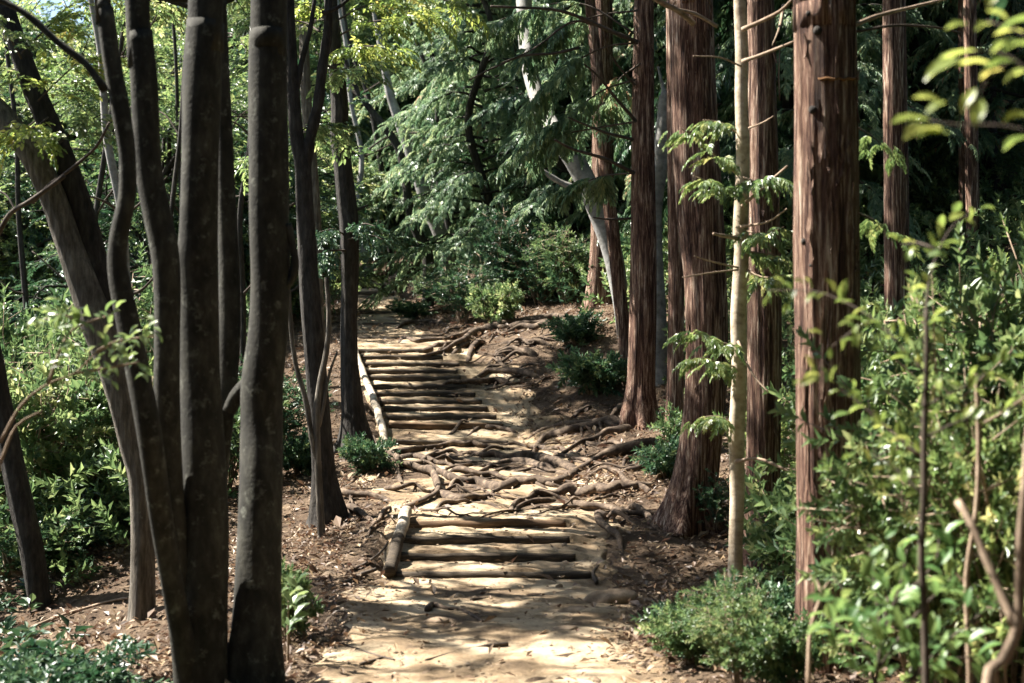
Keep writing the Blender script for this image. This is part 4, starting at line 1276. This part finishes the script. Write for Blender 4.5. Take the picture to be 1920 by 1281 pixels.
lying('fallen_stick', [(676, 1252), (700, 1243), (722, 1236)], 7, 3, 'short stub of wood among the dead leaves by the path', 'stick', 'darktwig', 8)
lying('fallen_branch', [(60, 1180), (140, 1150), (220, 1130), (300, 1118)], 6, 4, 'pale dead branch lying on the slope among low leaves', 'branch', 'twig', 9)

# ------------------------------------------------------------------ fallen leaves
def litter():
    g = np.random.default_rng(77)
    n = 120000
    y = 6 + 26 * g.uniform(0, 1, n) ** 1.5
    x = xp(y) + g.uniform(-1, 1, n) * (2.2 + .22 * y)
    d = x - xp(y)
    keep = sstep(.75, 1.35, np.abs(d) + .28 * wob(x, y, 2.3, 8)) * .955 + .045 + .5 * sstep(24, 26, y) * sstep(.1, .5, np.abs(d))
    keep *= .35 + .65 * sstep(-.5, .4, wob(x, y, 1.7, 12))
    m = g.uniform(0, 1, n) < keep
    x, y = x[m], y[m]
    n = len(x)
    z = np.where(np.abs(x - xp(y)) < 1.6, np.maximum(HP(x, y) + .02, H(x, y) + .004), H(x, y) + .004) + g.uniform(0, .025, n)
    a = g.uniform(0, 6.28, n)
    dirs = np.stack([np.cos(a), np.sin(a), g.normal(.1, .3, n)], 1)
    nrm = np.stack([g.normal(0, .4, n), g.normal(0, .4, n), np.ones(n)], 1)
    V, Fc, k = leaf_unit(np.stack([x, y, z], 1), dirs, nrm, np.exp(g.normal(-2.95, .4, n)), .5, fold=.2, droop=-.2, slim=True)
    obj('fallen_leaves', mesh('fallen leaves', V, Fc, 'litter', smooth=False, rnd=np.repeat(np.clip(g.normal(.5, .22, n), 0, 1), k)),
        kind='stuff', label='dry brown fallen leaves strewn over the forest floor', category='leaf litter')
litter()
def pebbles():
    g = np.random.default_rng(55)
    n = 2600
    y = 7.5 + 15 * g.uniform(0, 1, n) ** 1.4
    x = xp(y) + g.uniform(-1.4, 1.6, n)
    z = HP(x, y) + .016
    T = np.array([(1, 0, .1), (.3, .95, 0), (-.8, .6, .1), (-.8, -.6, 0), (.3, -.95, .1), (0, 0, .75)])
    Fl = np.array([(0, 1, 5), (1, 2, 5), (2, 3, 5), (3, 4, 5), (4, 0, 5)])
    sz = np.exp(g.normal(-4.5, .5, n))
    a = g.uniform(0, 6.28, n)
    V = T[None] * sz[:, None, None] * g.uniform(.6, 1.4, (n, 6, 1))
    c, s_ = np.cos(a)[:, None], np.sin(a)[:, None]
    W = np.stack([V[..., 0] * c - V[..., 1] * s_ + x[:, None], V[..., 0] * s_ + V[..., 1] * c + y[:, None], V[..., 2] * .7 + z[:, None]], -1)
    obj('pebbles', mesh('pebbles', W.reshape(-1, 3), (Fl[None] + (np.arange(n) * 6)[:, None, None]).reshape(-1, 3), 'stone', smooth=False),
        kind='stuff', label='small pebbles and crumbs of soil on the path', category='pebbles')
pebbles()

# ------------------------------------------------------------------ small plants covering the slopes
def ground_cover(name, n, fx, fy, test, mat, label, scale, kind='herb', seed=0, hgt=(0, .15)):
    g = np.random.default_rng(seed)
    x = g.uniform(*fx, n); y = g.uniform(*fy, n)
    m = test(x, y, g.uniform(0, 1, n))
    x, y = x[m], y[m]
    n = len(x)
    if kind == 'herb':
        pos = np.stack([x, y, H(x, y) + g.uniform(*hgt, n)], 1)
        a = g.uniform(0, 6.28, n)
        dirs = np.stack([np.cos(a), np.sin(a), g.normal(0, .15, n)], 1)
        ups = np.stack([g.normal(0, .25, n), g.normal(0, .25, n), np.ones(n)], 1)
    else:
        pos = np.stack([x, y, H(x, y) + g.uniform(*hgt, n)], 1)
        dirs = unit(np.stack([g.normal(0, .7, n), g.normal(0, .7, n), g.uniform(.1, 1, n)], 1))
        ups = unit(g.normal(0, 1, (n, 3)))
    V, Fc, rn = place_sprays(kind, pos, dirs, ups, g.uniform(.7, 1.4, n) * scale, seed)
    obj(name, mesh(name, V, Fc, mat, smooth=False, rnd=rn), kind='stuff', label=label, category='undergrowth')

ground_cover('ground_cover', 9000, (-9, -1.5), (6, 22), lambda x, y, u: (u < sstep(3.2, 5.2, -(x - xp(y)) + .8 * wob(x, y, 1.3, 2)) * np.interp(y, [6, 9, 11, 14, 22], [1.0, .9, .6, .5, .8])),
             'herb', 'low dark green leafy plants covering the slope that falls away', .85, 'herb', 5, (0, .16))
ground_cover('undergrowth', 8300, (1.2, 9), (6, 26), lambda x, y, u: u < sstep(1.9, 3.4, (x - xp(y)) + .5 * wob(x, y, 1.6, 2) - np.interp(y, [6, 12, 15, 26], [0, .3, .9, .9])),
             'shrub', 'tangled low green undergrowth on the bank under the cedars', .95, 'shrub', 6, (.0, .95))
ground_cover('bank_undergrowth', 5000, (-2, 9), (24.5, 40), lambda x, y, u: u < sstep(1.2, 2.2, (x - xp(y)) + .5 * wob(x, y, 1.2, 2) - np.interp(y, [24, 27, 32], [2.2, .9, 0])),
             'evergreen', 'dark leafy undergrowth below the cypress trees behind the stairs', 1.2, 'shrub_small', 8, (.0, .8))
ground_cover('valley_undergrowth', 19000, (-16, -3.2), (13, 42), lambda x, y, u: u < sstep(2.0, 3.6, -(x - xp(y)) + .6 * wob(x, y, 1.1, 2)),
             'shrub', 'dense light green undergrowth on the falling slope below the path', .92, 'shrub_small', 9, (.0, 1.0))

# ------------------------------------------------------------------ shrubs
def shrub(px, py, D, proto, rz, sc_, label, group=None, name='shrub', atground=True):
    x = (px - 960) / F * D
    root = thing(name, label, 'shrub', Vector((x, D, float(H(x, D)))), group)
    c = obj('foliage', proto[0], parent=root, rotz=rz, scale=sc_)
    obj('stems', proto[1], parent=root, rotz=rz, scale=sc_)
    return root

shrub(540, 1180, 9.6, SHRUB[0], .3, (.32, .32, .55), 'small bright shrub standing against the foot of the many stemmed tree')
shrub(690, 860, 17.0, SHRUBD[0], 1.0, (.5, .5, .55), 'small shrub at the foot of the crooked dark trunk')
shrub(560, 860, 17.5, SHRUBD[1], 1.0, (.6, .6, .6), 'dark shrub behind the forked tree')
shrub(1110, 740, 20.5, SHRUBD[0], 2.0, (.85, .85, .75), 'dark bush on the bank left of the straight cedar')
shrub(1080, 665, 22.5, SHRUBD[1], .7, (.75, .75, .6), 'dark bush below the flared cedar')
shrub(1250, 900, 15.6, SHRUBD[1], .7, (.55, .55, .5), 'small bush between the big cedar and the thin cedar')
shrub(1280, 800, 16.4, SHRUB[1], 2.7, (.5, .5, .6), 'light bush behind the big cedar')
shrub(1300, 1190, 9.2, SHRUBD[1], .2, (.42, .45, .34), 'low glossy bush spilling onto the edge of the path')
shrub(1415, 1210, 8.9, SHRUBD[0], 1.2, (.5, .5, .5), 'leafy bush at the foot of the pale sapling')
shrub(1720, 1100, 7.8, SHRUB[2], 4.2, (.7, .7, .85), 'broad green bush beside the strapped cedar')
shrub(1850, 1000, 7.4, TALL[0], 5.2, (0.94, 0.77, 0.78), 'tall bush at the picture edge behind the dead forked branch')
shrub(1660, 900, 9.6, TALL[1], 2.2, (1.02, 0.85, 0.75), 'pale leaved bush behind the strapped cedar')
shrub(1800, 800, 10.8, TALL[2], 1.2, (1.10, 0.94, 0.84), 'large pale leaved bush under the thin sunlit cedar')
shrub(1920, 760, 9.8, TALL[0], 3.2, (1.10, 0.94, 1.02), 'tall glossy bush cut by the picture edge under the cedars')
shrub(1560, 800, 12.5, TALL[1], 1.9, (1.02, 0.85, 0.66), 'bush in the shade between the shaded cedar and the strapped cedar')
shrub(1750, 640, 14.0, TALLD[0], .4, (1.36, 1.19, 0.96), 'dark bush at the foot of the sunlit cedar')
shrub(1900, 560, 14.5, TALL[1], 2.4, (1.44, 1.19, 1.02), 'bush on the high bank below the dark wood')
shrub(1760, 560, 12.0, TALL[0], 2.4, (1.10, 0.94, 0.78), 'pale bush between the sunlit cedar and the young saplings')
shrub(1620, 1010, 8.9, SHRUB[1], 4.4, (.9, .8, .9), 'bush tucked against the far side of the strapped cedar')
shrub(1480, 900, 11.0, SHRUB[2], 1.4, (.9, .8, .9), 'bush at the foot of the shaded cedar')
shrub(1745, 1000, 6.7, TALL[1], 2.2, (0.75, 0.7, .95), 'airy bush between the strapped cedar and the dark stemmed sapling')
shrub(1800, 950, 6.9, TALL[0], 3.2, (1.0, 0.8, 1.1), 'airy bush behind the dark stemmed sapling')
shrub(1900, 900, 6.4, TALL[1], 4.2, (1.0, 0.8, 1.2), 'airy bush by the bare pale stems at the picture edge')
shrub(1660, 700, 9.4, TALL[2], 5.2, (1.2, 1.0, 1.25), 'tall small leaved bush just beyond the strapped cedar')
shrub(1760, 650, 9.0, TALL[0], 0.9, (1.2, 1.0, 1.35), 'tall small leaved bush under the sunlit cedar')
shrub(1860, 600, 8.6, TALL[1], 1.9, (1.2, 1.0, 1.45), 'tall small leaved bush below the thin sunlit cedar')
shrub(1940, 560, 8.2, TALL[2], 2.9, (1.2, 1.0, 1.5), 'tallest small leaved bush cut by the picture edge')
shrub(1365, 1215, 8.5, TALL[0], 4.9, (0.36, 0.4, 0.36), 'fine leaved low bush on the edge of the path')
shrub(1600, 620, 12.5, TALL[0], 1.5, (1.3, 1.1, 1.2), 'fine leaved bush in the gap behind the strapped cedar')
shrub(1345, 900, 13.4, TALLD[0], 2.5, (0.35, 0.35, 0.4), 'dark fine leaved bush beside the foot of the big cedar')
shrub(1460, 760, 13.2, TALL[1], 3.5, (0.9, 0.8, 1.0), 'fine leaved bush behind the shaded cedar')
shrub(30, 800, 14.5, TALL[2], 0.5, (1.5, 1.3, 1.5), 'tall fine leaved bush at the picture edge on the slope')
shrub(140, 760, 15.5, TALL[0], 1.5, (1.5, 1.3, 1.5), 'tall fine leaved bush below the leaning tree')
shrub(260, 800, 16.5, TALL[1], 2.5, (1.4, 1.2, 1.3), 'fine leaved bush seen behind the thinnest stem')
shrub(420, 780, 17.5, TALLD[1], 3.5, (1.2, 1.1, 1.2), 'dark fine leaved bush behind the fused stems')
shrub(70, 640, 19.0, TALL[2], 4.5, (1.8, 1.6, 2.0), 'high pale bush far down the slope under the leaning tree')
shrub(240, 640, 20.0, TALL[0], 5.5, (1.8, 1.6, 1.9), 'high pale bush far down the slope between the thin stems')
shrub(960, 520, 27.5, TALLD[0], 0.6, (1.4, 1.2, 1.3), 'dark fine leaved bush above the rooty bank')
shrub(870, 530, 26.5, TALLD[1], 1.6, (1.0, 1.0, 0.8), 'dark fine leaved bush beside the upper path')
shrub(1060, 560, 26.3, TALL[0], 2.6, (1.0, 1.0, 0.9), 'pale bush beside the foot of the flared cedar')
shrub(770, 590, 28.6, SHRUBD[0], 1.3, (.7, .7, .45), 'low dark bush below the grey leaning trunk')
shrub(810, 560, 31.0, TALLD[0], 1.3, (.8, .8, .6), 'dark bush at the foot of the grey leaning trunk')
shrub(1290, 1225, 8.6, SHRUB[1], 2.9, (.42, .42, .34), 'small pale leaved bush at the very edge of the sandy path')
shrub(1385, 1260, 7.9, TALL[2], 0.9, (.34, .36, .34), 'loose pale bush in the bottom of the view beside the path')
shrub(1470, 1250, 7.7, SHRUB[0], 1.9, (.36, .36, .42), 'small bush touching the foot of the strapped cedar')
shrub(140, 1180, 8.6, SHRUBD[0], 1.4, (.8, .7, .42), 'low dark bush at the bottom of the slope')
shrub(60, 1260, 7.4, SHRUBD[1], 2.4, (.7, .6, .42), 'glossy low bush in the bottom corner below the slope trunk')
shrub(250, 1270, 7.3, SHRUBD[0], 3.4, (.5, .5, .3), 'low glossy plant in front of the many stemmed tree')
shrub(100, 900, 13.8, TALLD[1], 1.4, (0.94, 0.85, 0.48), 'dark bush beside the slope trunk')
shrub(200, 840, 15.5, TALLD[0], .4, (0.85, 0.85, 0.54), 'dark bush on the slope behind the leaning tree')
shrub(40, 740, 16.0, TALL[1], 3.0, (1.61, 1.44, 1.26), 'tall pale bush on the slope under the leaning tree')
shrub(180, 720, 18.0, TALL[2], 2.0, (1.61, 1.44, 1.20), 'tall light green bush on the slope beyond the leaning tree')
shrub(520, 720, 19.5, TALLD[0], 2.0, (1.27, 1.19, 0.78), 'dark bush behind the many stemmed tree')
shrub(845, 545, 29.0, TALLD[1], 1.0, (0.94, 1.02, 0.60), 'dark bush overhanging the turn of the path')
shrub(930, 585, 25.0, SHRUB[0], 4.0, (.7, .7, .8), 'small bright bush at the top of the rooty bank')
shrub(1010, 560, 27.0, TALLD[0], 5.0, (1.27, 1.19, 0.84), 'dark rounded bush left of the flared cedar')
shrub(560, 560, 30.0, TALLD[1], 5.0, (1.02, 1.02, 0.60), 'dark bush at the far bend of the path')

# ------------------------------------------------------------------ trees of the wood behind
def bgtree(px, D, kind, crowns, label, group, w=.22, seed=0):
    x = (px - 960) / F * D
    z = float(H(x, D))
    root = thing('cypress_tree' if kind == 'cyp' else 'broadleaf_tree', label, 'tree', Vector((x, D, z)), group)
    g = np.random.default_rng(seed)
    top = max(c[1] for c in crowns) + 1
    if kind == 'cyp':
        top = 9.5
    pts = [(g.normal(0, .12) * k, g.normal(0, .12) * k, -.2 + (top + .2) * k / 5) for k in range(6)]
    obj('trunk', tube_mesh('trunk', [tube(pts, np.linspace(w / 2, w / 7, 6), sides=12, step=.3, disp=bark_disp('rough', seed))], 'dark_bark'), parent=root)
    for (pr, h, s, rz) in crowns:
        k = min(5, max(0, int(h / (top + .2) * 5)))
        add_crown(root, pr, (pts[k][0], pts[k][1], h), rz, s)
    return root

i = 0
for px_, D, s in ((905, 29.5, 1.1), (1000, 33, 1.25), (1085, 28.5, 1.1), (835, 37.5, 1.2), (930, 40, 1.4), (1050, 40, 1.45), (655, 52, 1.6), (1150, 33, 1.4), (1240, 28, 1.2),
                  (1330, 32, 1.35), (805, 45, 1.5), (960, 46, 1.7), (1120, 45, 1.7), (595, 58, 1.8), (735, 56, 1.9), (1300, 42, 1.7), (880, 56, 2.0), (1050, 60, 2.1)):
    lab = {905: 'cypress with drooping pale sprays in the middle of the thicket, nearest the bank', 1085: 'cypress standing right behind the flared cedar', 1000: 'tall cypress behind the bent grey trunk',
           835: 'cypress just behind the grey leaning trunk at the bend of the path', 1240: 'cypress seen between the straight cedar and the big cedar', 1330: 'cypress seen between the big cedar and the pale sapling',
           1150: 'cypress behind the slanting reddish trunk'}.get(px_, 'cypress with drooping pale green sprays in the thicket behind the stairs')
    cr = [(CYP[i % 3], .5, s, i * 1.1)]
    if i % 3 == 1:
        cr = [(EVER[i % 2], 1.6 * s, s * .9, i * 1.0), (BROAD[i % 3], 4.2 * s, s * .9, i * 2.0), (CYP[i % 3], 2.0, s, i)]
    bgtree(px_, D, 'cyp', cr, lab, 'cypresses behind the stairs', seed=400 + i)
    i += 1
for px_, D, hh, s in ((1420, 24, 1.5, 1.0), (1540, 22, 1.2, 1.0), (1630, 27, 1.5, 1.2), (1730, 24, 1.2, 1.1), (1860, 27, 1.2, 1.2), (1960, 22, 1.0, 1.2), (1480, 33, 1.0, 1.5), (1650, 35, 1.0, 1.6), (1800, 36, 1.0, 1.6), (1950, 35, 1.0, 1.6), (1560, 45, 1.0, 2.0), (1760, 46, 1.0, 2.0), (1930, 46, 1.0, 2.0)):
    bgtree(px_, D, 'cyp', [((CYP[i % 3] if i % 2 else CEDAR[0]), hh, s, i * 1.1)], 'dark evergreen filling the wood behind the cedars', 'dark evergreens behind the cedars', seed=400 + i)  # alternate crowns take paler cypress leaves, light put into the colour of the dark wood
    i += 1
for px_, D, zs in ((470, 29, (2.0, 4.6)), (330, 27, (1.8, 5.0)), (190, 33, (1.0, 4.2)), (60, 31, (.8, 4.0)), (-90, 30, (.6, 3.8)), (500, 38, (2.6, 5.6)), (410, 36, (2.0, 6.0)), (260, 35, (2.0, 6.0)), (110, 34, (2.0, 6.0)), (-40, 33, (2.0, 6.0)),
                   (640, 44, (4.5, 8.5, 12)), (500, 47, (2, 6.5, 11)), (350, 48, (2, 6.5, 10)), (200, 47, (2, 6.5, 10)), (50, 46, (2, 6.0, 9.5)), (-80, 44, (2, 6.0, 9.5)), (560, 64, (4, 10, 16)), (380, 66, (4, 10, 16)), (180, 66, (3, 9)), (0, 62, (3, 8))):
    s = .95 + max(0, D - 24) * .022
    x = (px_ - 960) / F * D
    gz = float(H(x, D))
    g = np.random.default_rng(900 + i)
    cr = []
    for q, z in enumerate(zs):
        pr = [BROAD, BROAD, EVER][(i + q) % 3]
        cr.append((pr[(i + q) % len(pr)], max(1.0, z - gz), s * g.uniform(.9, 1.1), g.uniform(0, 6)))
    lab = {(470, 29): 'light green broadleaf tree seen between the many stemmed tree and the forked tree', (330, 27): 'light green broadleaf tree behind the middle stems of the many stemmed tree',
           (-90, 30): 'light green broadleaf tree at the picture edge beyond the leaning tree', (60, 31): 'light green broadleaf tree seen under the leaning tree', (560, 36): 'broadleaf tree behind the forked dark tree'}.get((px_, D), 'light green broadleaf tree in the bright wood below the path')
    bgtree(px_, D, 'broad', cr, lab, 'broadleaf trees below the path', seed=400 + i)
    i += 1

for k, (x, D, w, lean_) in enumerate(((262, 17, 20, -40), (300, 24, 11, 30), (355, 26, 10, -20), (450, 19, 13, 14), (462, 25, 10, -30), (505, 22, 14, 10), (530, 26, 12, -24), (150, 22, 13, 40), (60, 24, 12, -30), (690, 36, 12, -26), (740, 38, 13, -44), (700, 44, 11, 20), (860, 34, 12, -50), (930, 33, 9, 30), (1010, 30, 10, -36), (770, 46, 12, -30))):
    g = np.random.default_rng(1300 + k)
    y0 = 700 if x < 600 else 520
    sp = [(x + lean_ * q / 5 * 2.2 + g.normal(0, 6), y0 - (y0 + 40) * q / 5, w * (1 - .09 * q)) for q in range(6)]
    tt, _ = tree('slim_tree', ['slim pale grey trunk among the leaves behind the nearest stems', 'slim dark trunk among the background leaves'][k > 0], sp, D, 'grey_bark' if k in (0, 9) else 'dark_bark', 'rough', top=10, seed=1300 + k, sides=12, step=.15,
                 group=None if k == 0 else 'slim trunks among the background leaves')
    for q in range(4):
        j = int(g.integers(1, 5)); sx, sy, sw = sp[j]
        dr = g.choice([-1, 1])
        limb(tt, [(sx, sy), (sx + dr * 30, sy - g.uniform(10, 45)), (sx + dr * g.uniform(60, 110), sy - g.uniform(30, 100))], D, sw * .45, 2.5, 'darktwig', 'branch', Dend=D + g.uniform(-.8, .8), seed=k * 5 + q)

# unseen trees added around the viewer to darken the shaded sides of trunks
g = np.random.default_rng(4242)
for k, (x, y) in enumerate(((-13, -4), (-9, -7), (-5.5, -5), (-2.5, -8), (1.5, -6), (4.5, -4), (8, -7), (12, -3), (-11, -12), (-6, -13), (-1, -14), (4, -12), (9, -13), (6.5, 1), (9.5, 3), (8.5, 7), (11, 9.5), (12, 5), (10, 13), (13, 15), (-12, 1), (-15, 5), (3.6, -1.8), (-2.6, -3.2), (5.4, 4.2), (.4, -3.8), (-5.6, 1.2), (-8.2, -1.2), (-8.2, 4.2), (-4.4, -2.4), (2.0, -4.4), (6.2, -1.5))):
    z = float(H(x, y))
    root = thing('broadleaf_tree', 'unseen evergreen tree added around the viewpoint to cut the fill light', 'tree', Vector((x, y, z)), 'unseen trees added around the viewpoint')
    obj('trunk', tube_mesh('trunk', [tube([(0, 0, -.2), (.1, 0, 4), (0, .1, 9)], [.16, .12, .05], sides=12, step=.3)], 'dark_bark'), parent=root)
    for q, hh in enumerate((1.6, 4.6, 7.4) if k < 22 else (3.4, 6.4, 8.8)):
        add_crown(root, EVER[(k + q) % 2], (0, 0, hh), g.uniform(0, 6), g.uniform(1.1, 1.4))

# ------------------------------------------------------------------ young plants close to the camera
def sapling(label, stem, D, leaves, mat, w=(14, 8), bark='darktwig', lsize=.09, Dvar=.15, seed=0, twigs=(), name='sapling', cat='sapling', width=.45):
    """stem: pixel polyline from the ground up; leaves: (px, py, angle deg, length px)"""
    g = np.random.default_rng(seed)
    p0 = P(*stem[0], D)
    base = Vector((p0.x, p0.y, float(H(p0.x, p0.y))))
    root = thing(name, label, cat, base)
    pts = [np.array(P(x, y, D) - base) for x, y in stem]
    if pts[0][2] > .02:
        pts.insert(0, np.array((pts[0][0], pts[0][1], -.08)))
    rad = np.linspace(w[0], w[1], len(pts)) / F * D / 2
    obj('stem', tube_mesh('stem', [tube(pts, rad, sides=8, step=.05, disp=lambda T, S: 1 + .08 * np.sin(S * 17 + T))], bark), parent=root)
    for poly, a, b in twigs:
        q = [np.array(P(x, y, D + Dvar * k * .3) - base) for k, (x, y) in enumerate(poly)]
        obj('twig', tube_mesh('twig', [tube(q, np.linspace(a, b, len(q)) / F * D / 2, sides=6, step=.05)], bark), parent=root)
    if len(leaves):
        pos, dirs, nrm, size = [], [], [], []
        for (x, y, an, ln) in leaves:
            d = D + g.normal(0, Dvar)
            pos.append(np.array(P(x, y, d) - base))
            dirs.append((math.cos(R(an)), g.normal(-.2, .35), math.sin(R(an))))
            nrm.append((g.normal(0, .35), g.normal(-.35, .3), 1))
            size.append(ln / F * d)
        V, Fc, k = leaf_unit(np.array(pos), np.array(dirs), np.array(nrm), np.array(size), width, fine=True, fold=.1)
        obj('foliage', mesh('leaves', V, Fc, mat, smooth=True, rnd=np.repeat(np.clip(g.normal(.5, .2, len(pos)), 0, 1), k)), parent=root)
    return root

def along(poly, n, ln, seed, spread=50, both=True, jit=8):
    g = np.random.default_rng(seed)
    poly = np.array(poly, float)
    seg = np.linalg.norm(np.diff(poly, axis=0), axis=1); cs = np.concatenate([[0], np.cumsum(seg)])
    out = []
    for k in range(n):
        s = cs[-1] * (k + .7) / n
        x = np.interp(s, cs, poly[:, 0]); y = np.interp(s, cs, poly[:, 1])
        j = min(len(seg) - 1, np.searchsorted(cs, s) - 1)
        d = poly[j + 1] - poly[j]
        a = math.degrees(math.atan2(-d[1], d[0])) + (spread if k % 2 else -spread) * g.uniform(.5, 1.2)
        out.append((x + g.normal(0, jit), y + g.normal(0, jit), a, ln * g.uniform(.7, 1.25)))
    return out

# tall sapling whose yellow leaves hang into the upper corner
lv = [(1800, 110, 205, 75), (1835, 95, 190, 85), (1860, 120, 175, 70), (1870, 60, 30, 70), (1905, 75, 200, 60), (1890, 40, 150, 50), (1930, 85, 185, 85), (1770, 195, 160, 60), (1745, 225, 170, 75), (1765, 245, 185, 110), (1840, 185, 250, 60), (1830, 165, 235, 55),
      (1850, 15, 60, 60), (1930, 215, 190, 60), (1930, 255, 200, 60), (1905, 115, 185, 60), (1880, 130, 195, 55), (1735, 215, 40, 45), (1780, 250, 175, 60), (1860, 45, 195, 50), (1815, 45, 185, 45), (1925, 60, 175, 60), (1950, 130, 190, 70)]
sapling('tall sapling with large yellow green leaves hanging into the upper picture corner', [(1985, 1100), (1980, 700), (1975, 300), (1960, 100), (1930, -20)], 3.4, lv, 'yellow', w=(18, 9), seed=1, Dvar=.12,
        twigs=[([(1968, 180), (1900, 110), (1840, 95), (1790, 105)], 6, 3), ([(1975, 260), (1880, 235), (1800, 235), (1740, 225)], 5, 2), ([(1960, 90), (1900, 55), (1850, 40)], 5, 3), ([(1900, 110), (1850, 150), (1835, 190)], 3, 2)])

# dark stemmed sapling with yellow leaves
tw = [[(1735, 700), (1690, 650), (1640, 600), (1580, 565), (1520, 545), (1440, 545)], [(1735, 620), (1740, 540), (1760, 470), (1790, 420), (1830, 395)], [(1732, 860), (1660, 800), (1590, 740), (1500, 690)],
      [(1735, 820), (1800, 790), (1870, 770), (1930, 755)], [(1738, 760), (1800, 730), (1850, 700), (1900, 660)], [(1733, 930), (1680, 880), (1630, 850)], [(1640, 600), (1600, 620), (1560, 650)], [(1760, 470), (1720, 455), (1690, 460)]]
lv = []
for k, (t, n, l) in enumerate(zip(tw, (20, 14, 16, 10, 10, 8, 8, 6), (46, 46, 44, 44, 46, 42, 40, 40))):
    lv += along(t, int(n * 1.5), l * .68, 500 + k, jit=12)
sapling('dark stemmed sapling with scattered yellow leaves in front of the bushes', [(1737, 1290), (1733, 1150), (1728, 1040), (1732, 930), (1733, 820), (1736, 720), (1738, 640), (1737, 580)], 4.6, lv, 'yellow', w=(16, 9), seed=2, Dvar=.22,
        twigs=[(t, 6, 2) for t in tw], width=.5)

# bright green plant low on the right
tw = [[(1640, 1290), (1620, 1200), (1590, 1120), (1560, 1080)], [(1640, 1290), (1660, 1180), (1690, 1090), (1700, 1030)], [(1650, 1250), (1720, 1150), (1770, 1100), (1800, 1060)], [(1630, 1240), (1580, 1180), (1540, 1150)], [(1655, 1200), (1640, 1100), (1630, 1020)], [(1680, 1130), (1750, 1060), (1760, 1010)],
      [(1700, 1280), (1780, 1200), (1840, 1150), (1880, 1120)], [(1700, 1280), (1770, 1240), (1850, 1230)]]
lv = []
for k, t in enumerate(tw):
    lv += along(t, 22, 44, 520 + k, jit=20)
sapling('bright green broad leaved plant in front of the strapped cedar', [(1640, 1330), (1645, 1260), (1655, 1190), (1665, 1120)], 4.9, lv, 'bright', w=(9, 5), seed=3, Dvar=.2, twigs=[(t, 6, 2) for t in tw], name='young_plant', cat='plant')

# forked dead branch at the picture edge
db = sapling('bare dead forked branch standing at the picture edge', [(1850, 1310), (1880, 1240), (1905, 1180), (1912, 1100), (1914, 1000), (1920, 920), (1930, 800)], 4.2, [], 'bright', w=(26, 12), bark='twig', seed=4,
             twigs=[([(1903, 1175), (1880, 1120), (1850, 1050), (1820, 980), (1795, 940)], 18, 14)], name='dead_branch', cat='branch')
sapling('thin pale bare stems among the bushes near the picture edge', [(1818, 1290), (1815, 1180), (1812, 1080), (1830, 960), (1835, 830), (1830, 700)], 5.3, [], 'bright', w=(12, 8), bark='twig', seed=5,
        twigs=[([(1832, 800), (1870, 780), (1930, 740)], 7, 4), ([(1515, 1290), (1520, 1180), (1540, 1110), (1520, 1080)], 9, 5), ([(1540, 1110), (1555, 1090)], 5, 3), ([(1815, 1100), (1780, 1060), (1760, 1040)], 5, 3)], name='bare_stems', cat='stems')

# small plant in front of the many stemmed tree and leafy twig across the leaning tree
tw = [[(540, 1200), (535, 1140), (540, 1090)], [(545, 1180), (555, 1130), (560, 1100)], [(535, 1200), (525, 1160), (522, 1120)]]
lv = []
for k, t in enumerate(tw):
    lv += along(t, 9, 36, 540 + k, jit=5)
sapling('small silvery leaved plant beside the foot of the many stemmed tree', [(540, 1215), (540, 1170), (542, 1120)], 8.8, lv, 'shrub', w=(6, 4), bark='twig', seed=6, name='young_plant', cat='plant', Dvar=.08)
tw = [[(0, 830), (40, 760), (90, 720), (140, 700), (180, 660)], [(90, 720), (120, 640), (150, 610), (210, 590)], [(140, 700), (200, 690), (260, 680)], [(150, 610), (120, 590), (80, 600)], [(180, 660), (220, 640), (290, 630)], [(0, 870), (30, 800), (80, 770)]]
lv = []
for k, t in enumerate(tw[1:5]):
    lv += along(t, 30, 27, 550 + k, jit=15)
sapling('bare twigged bush with pale yellow leaves in front of the leaning tree', [(-40, 1300), (-30, 1050), (0, 860)], 6.6, lv, 'fir', w=(14, 8), bark='twig', seed=7, twigs=[(t, 7, 3) for t in tw], Dvar=.15)
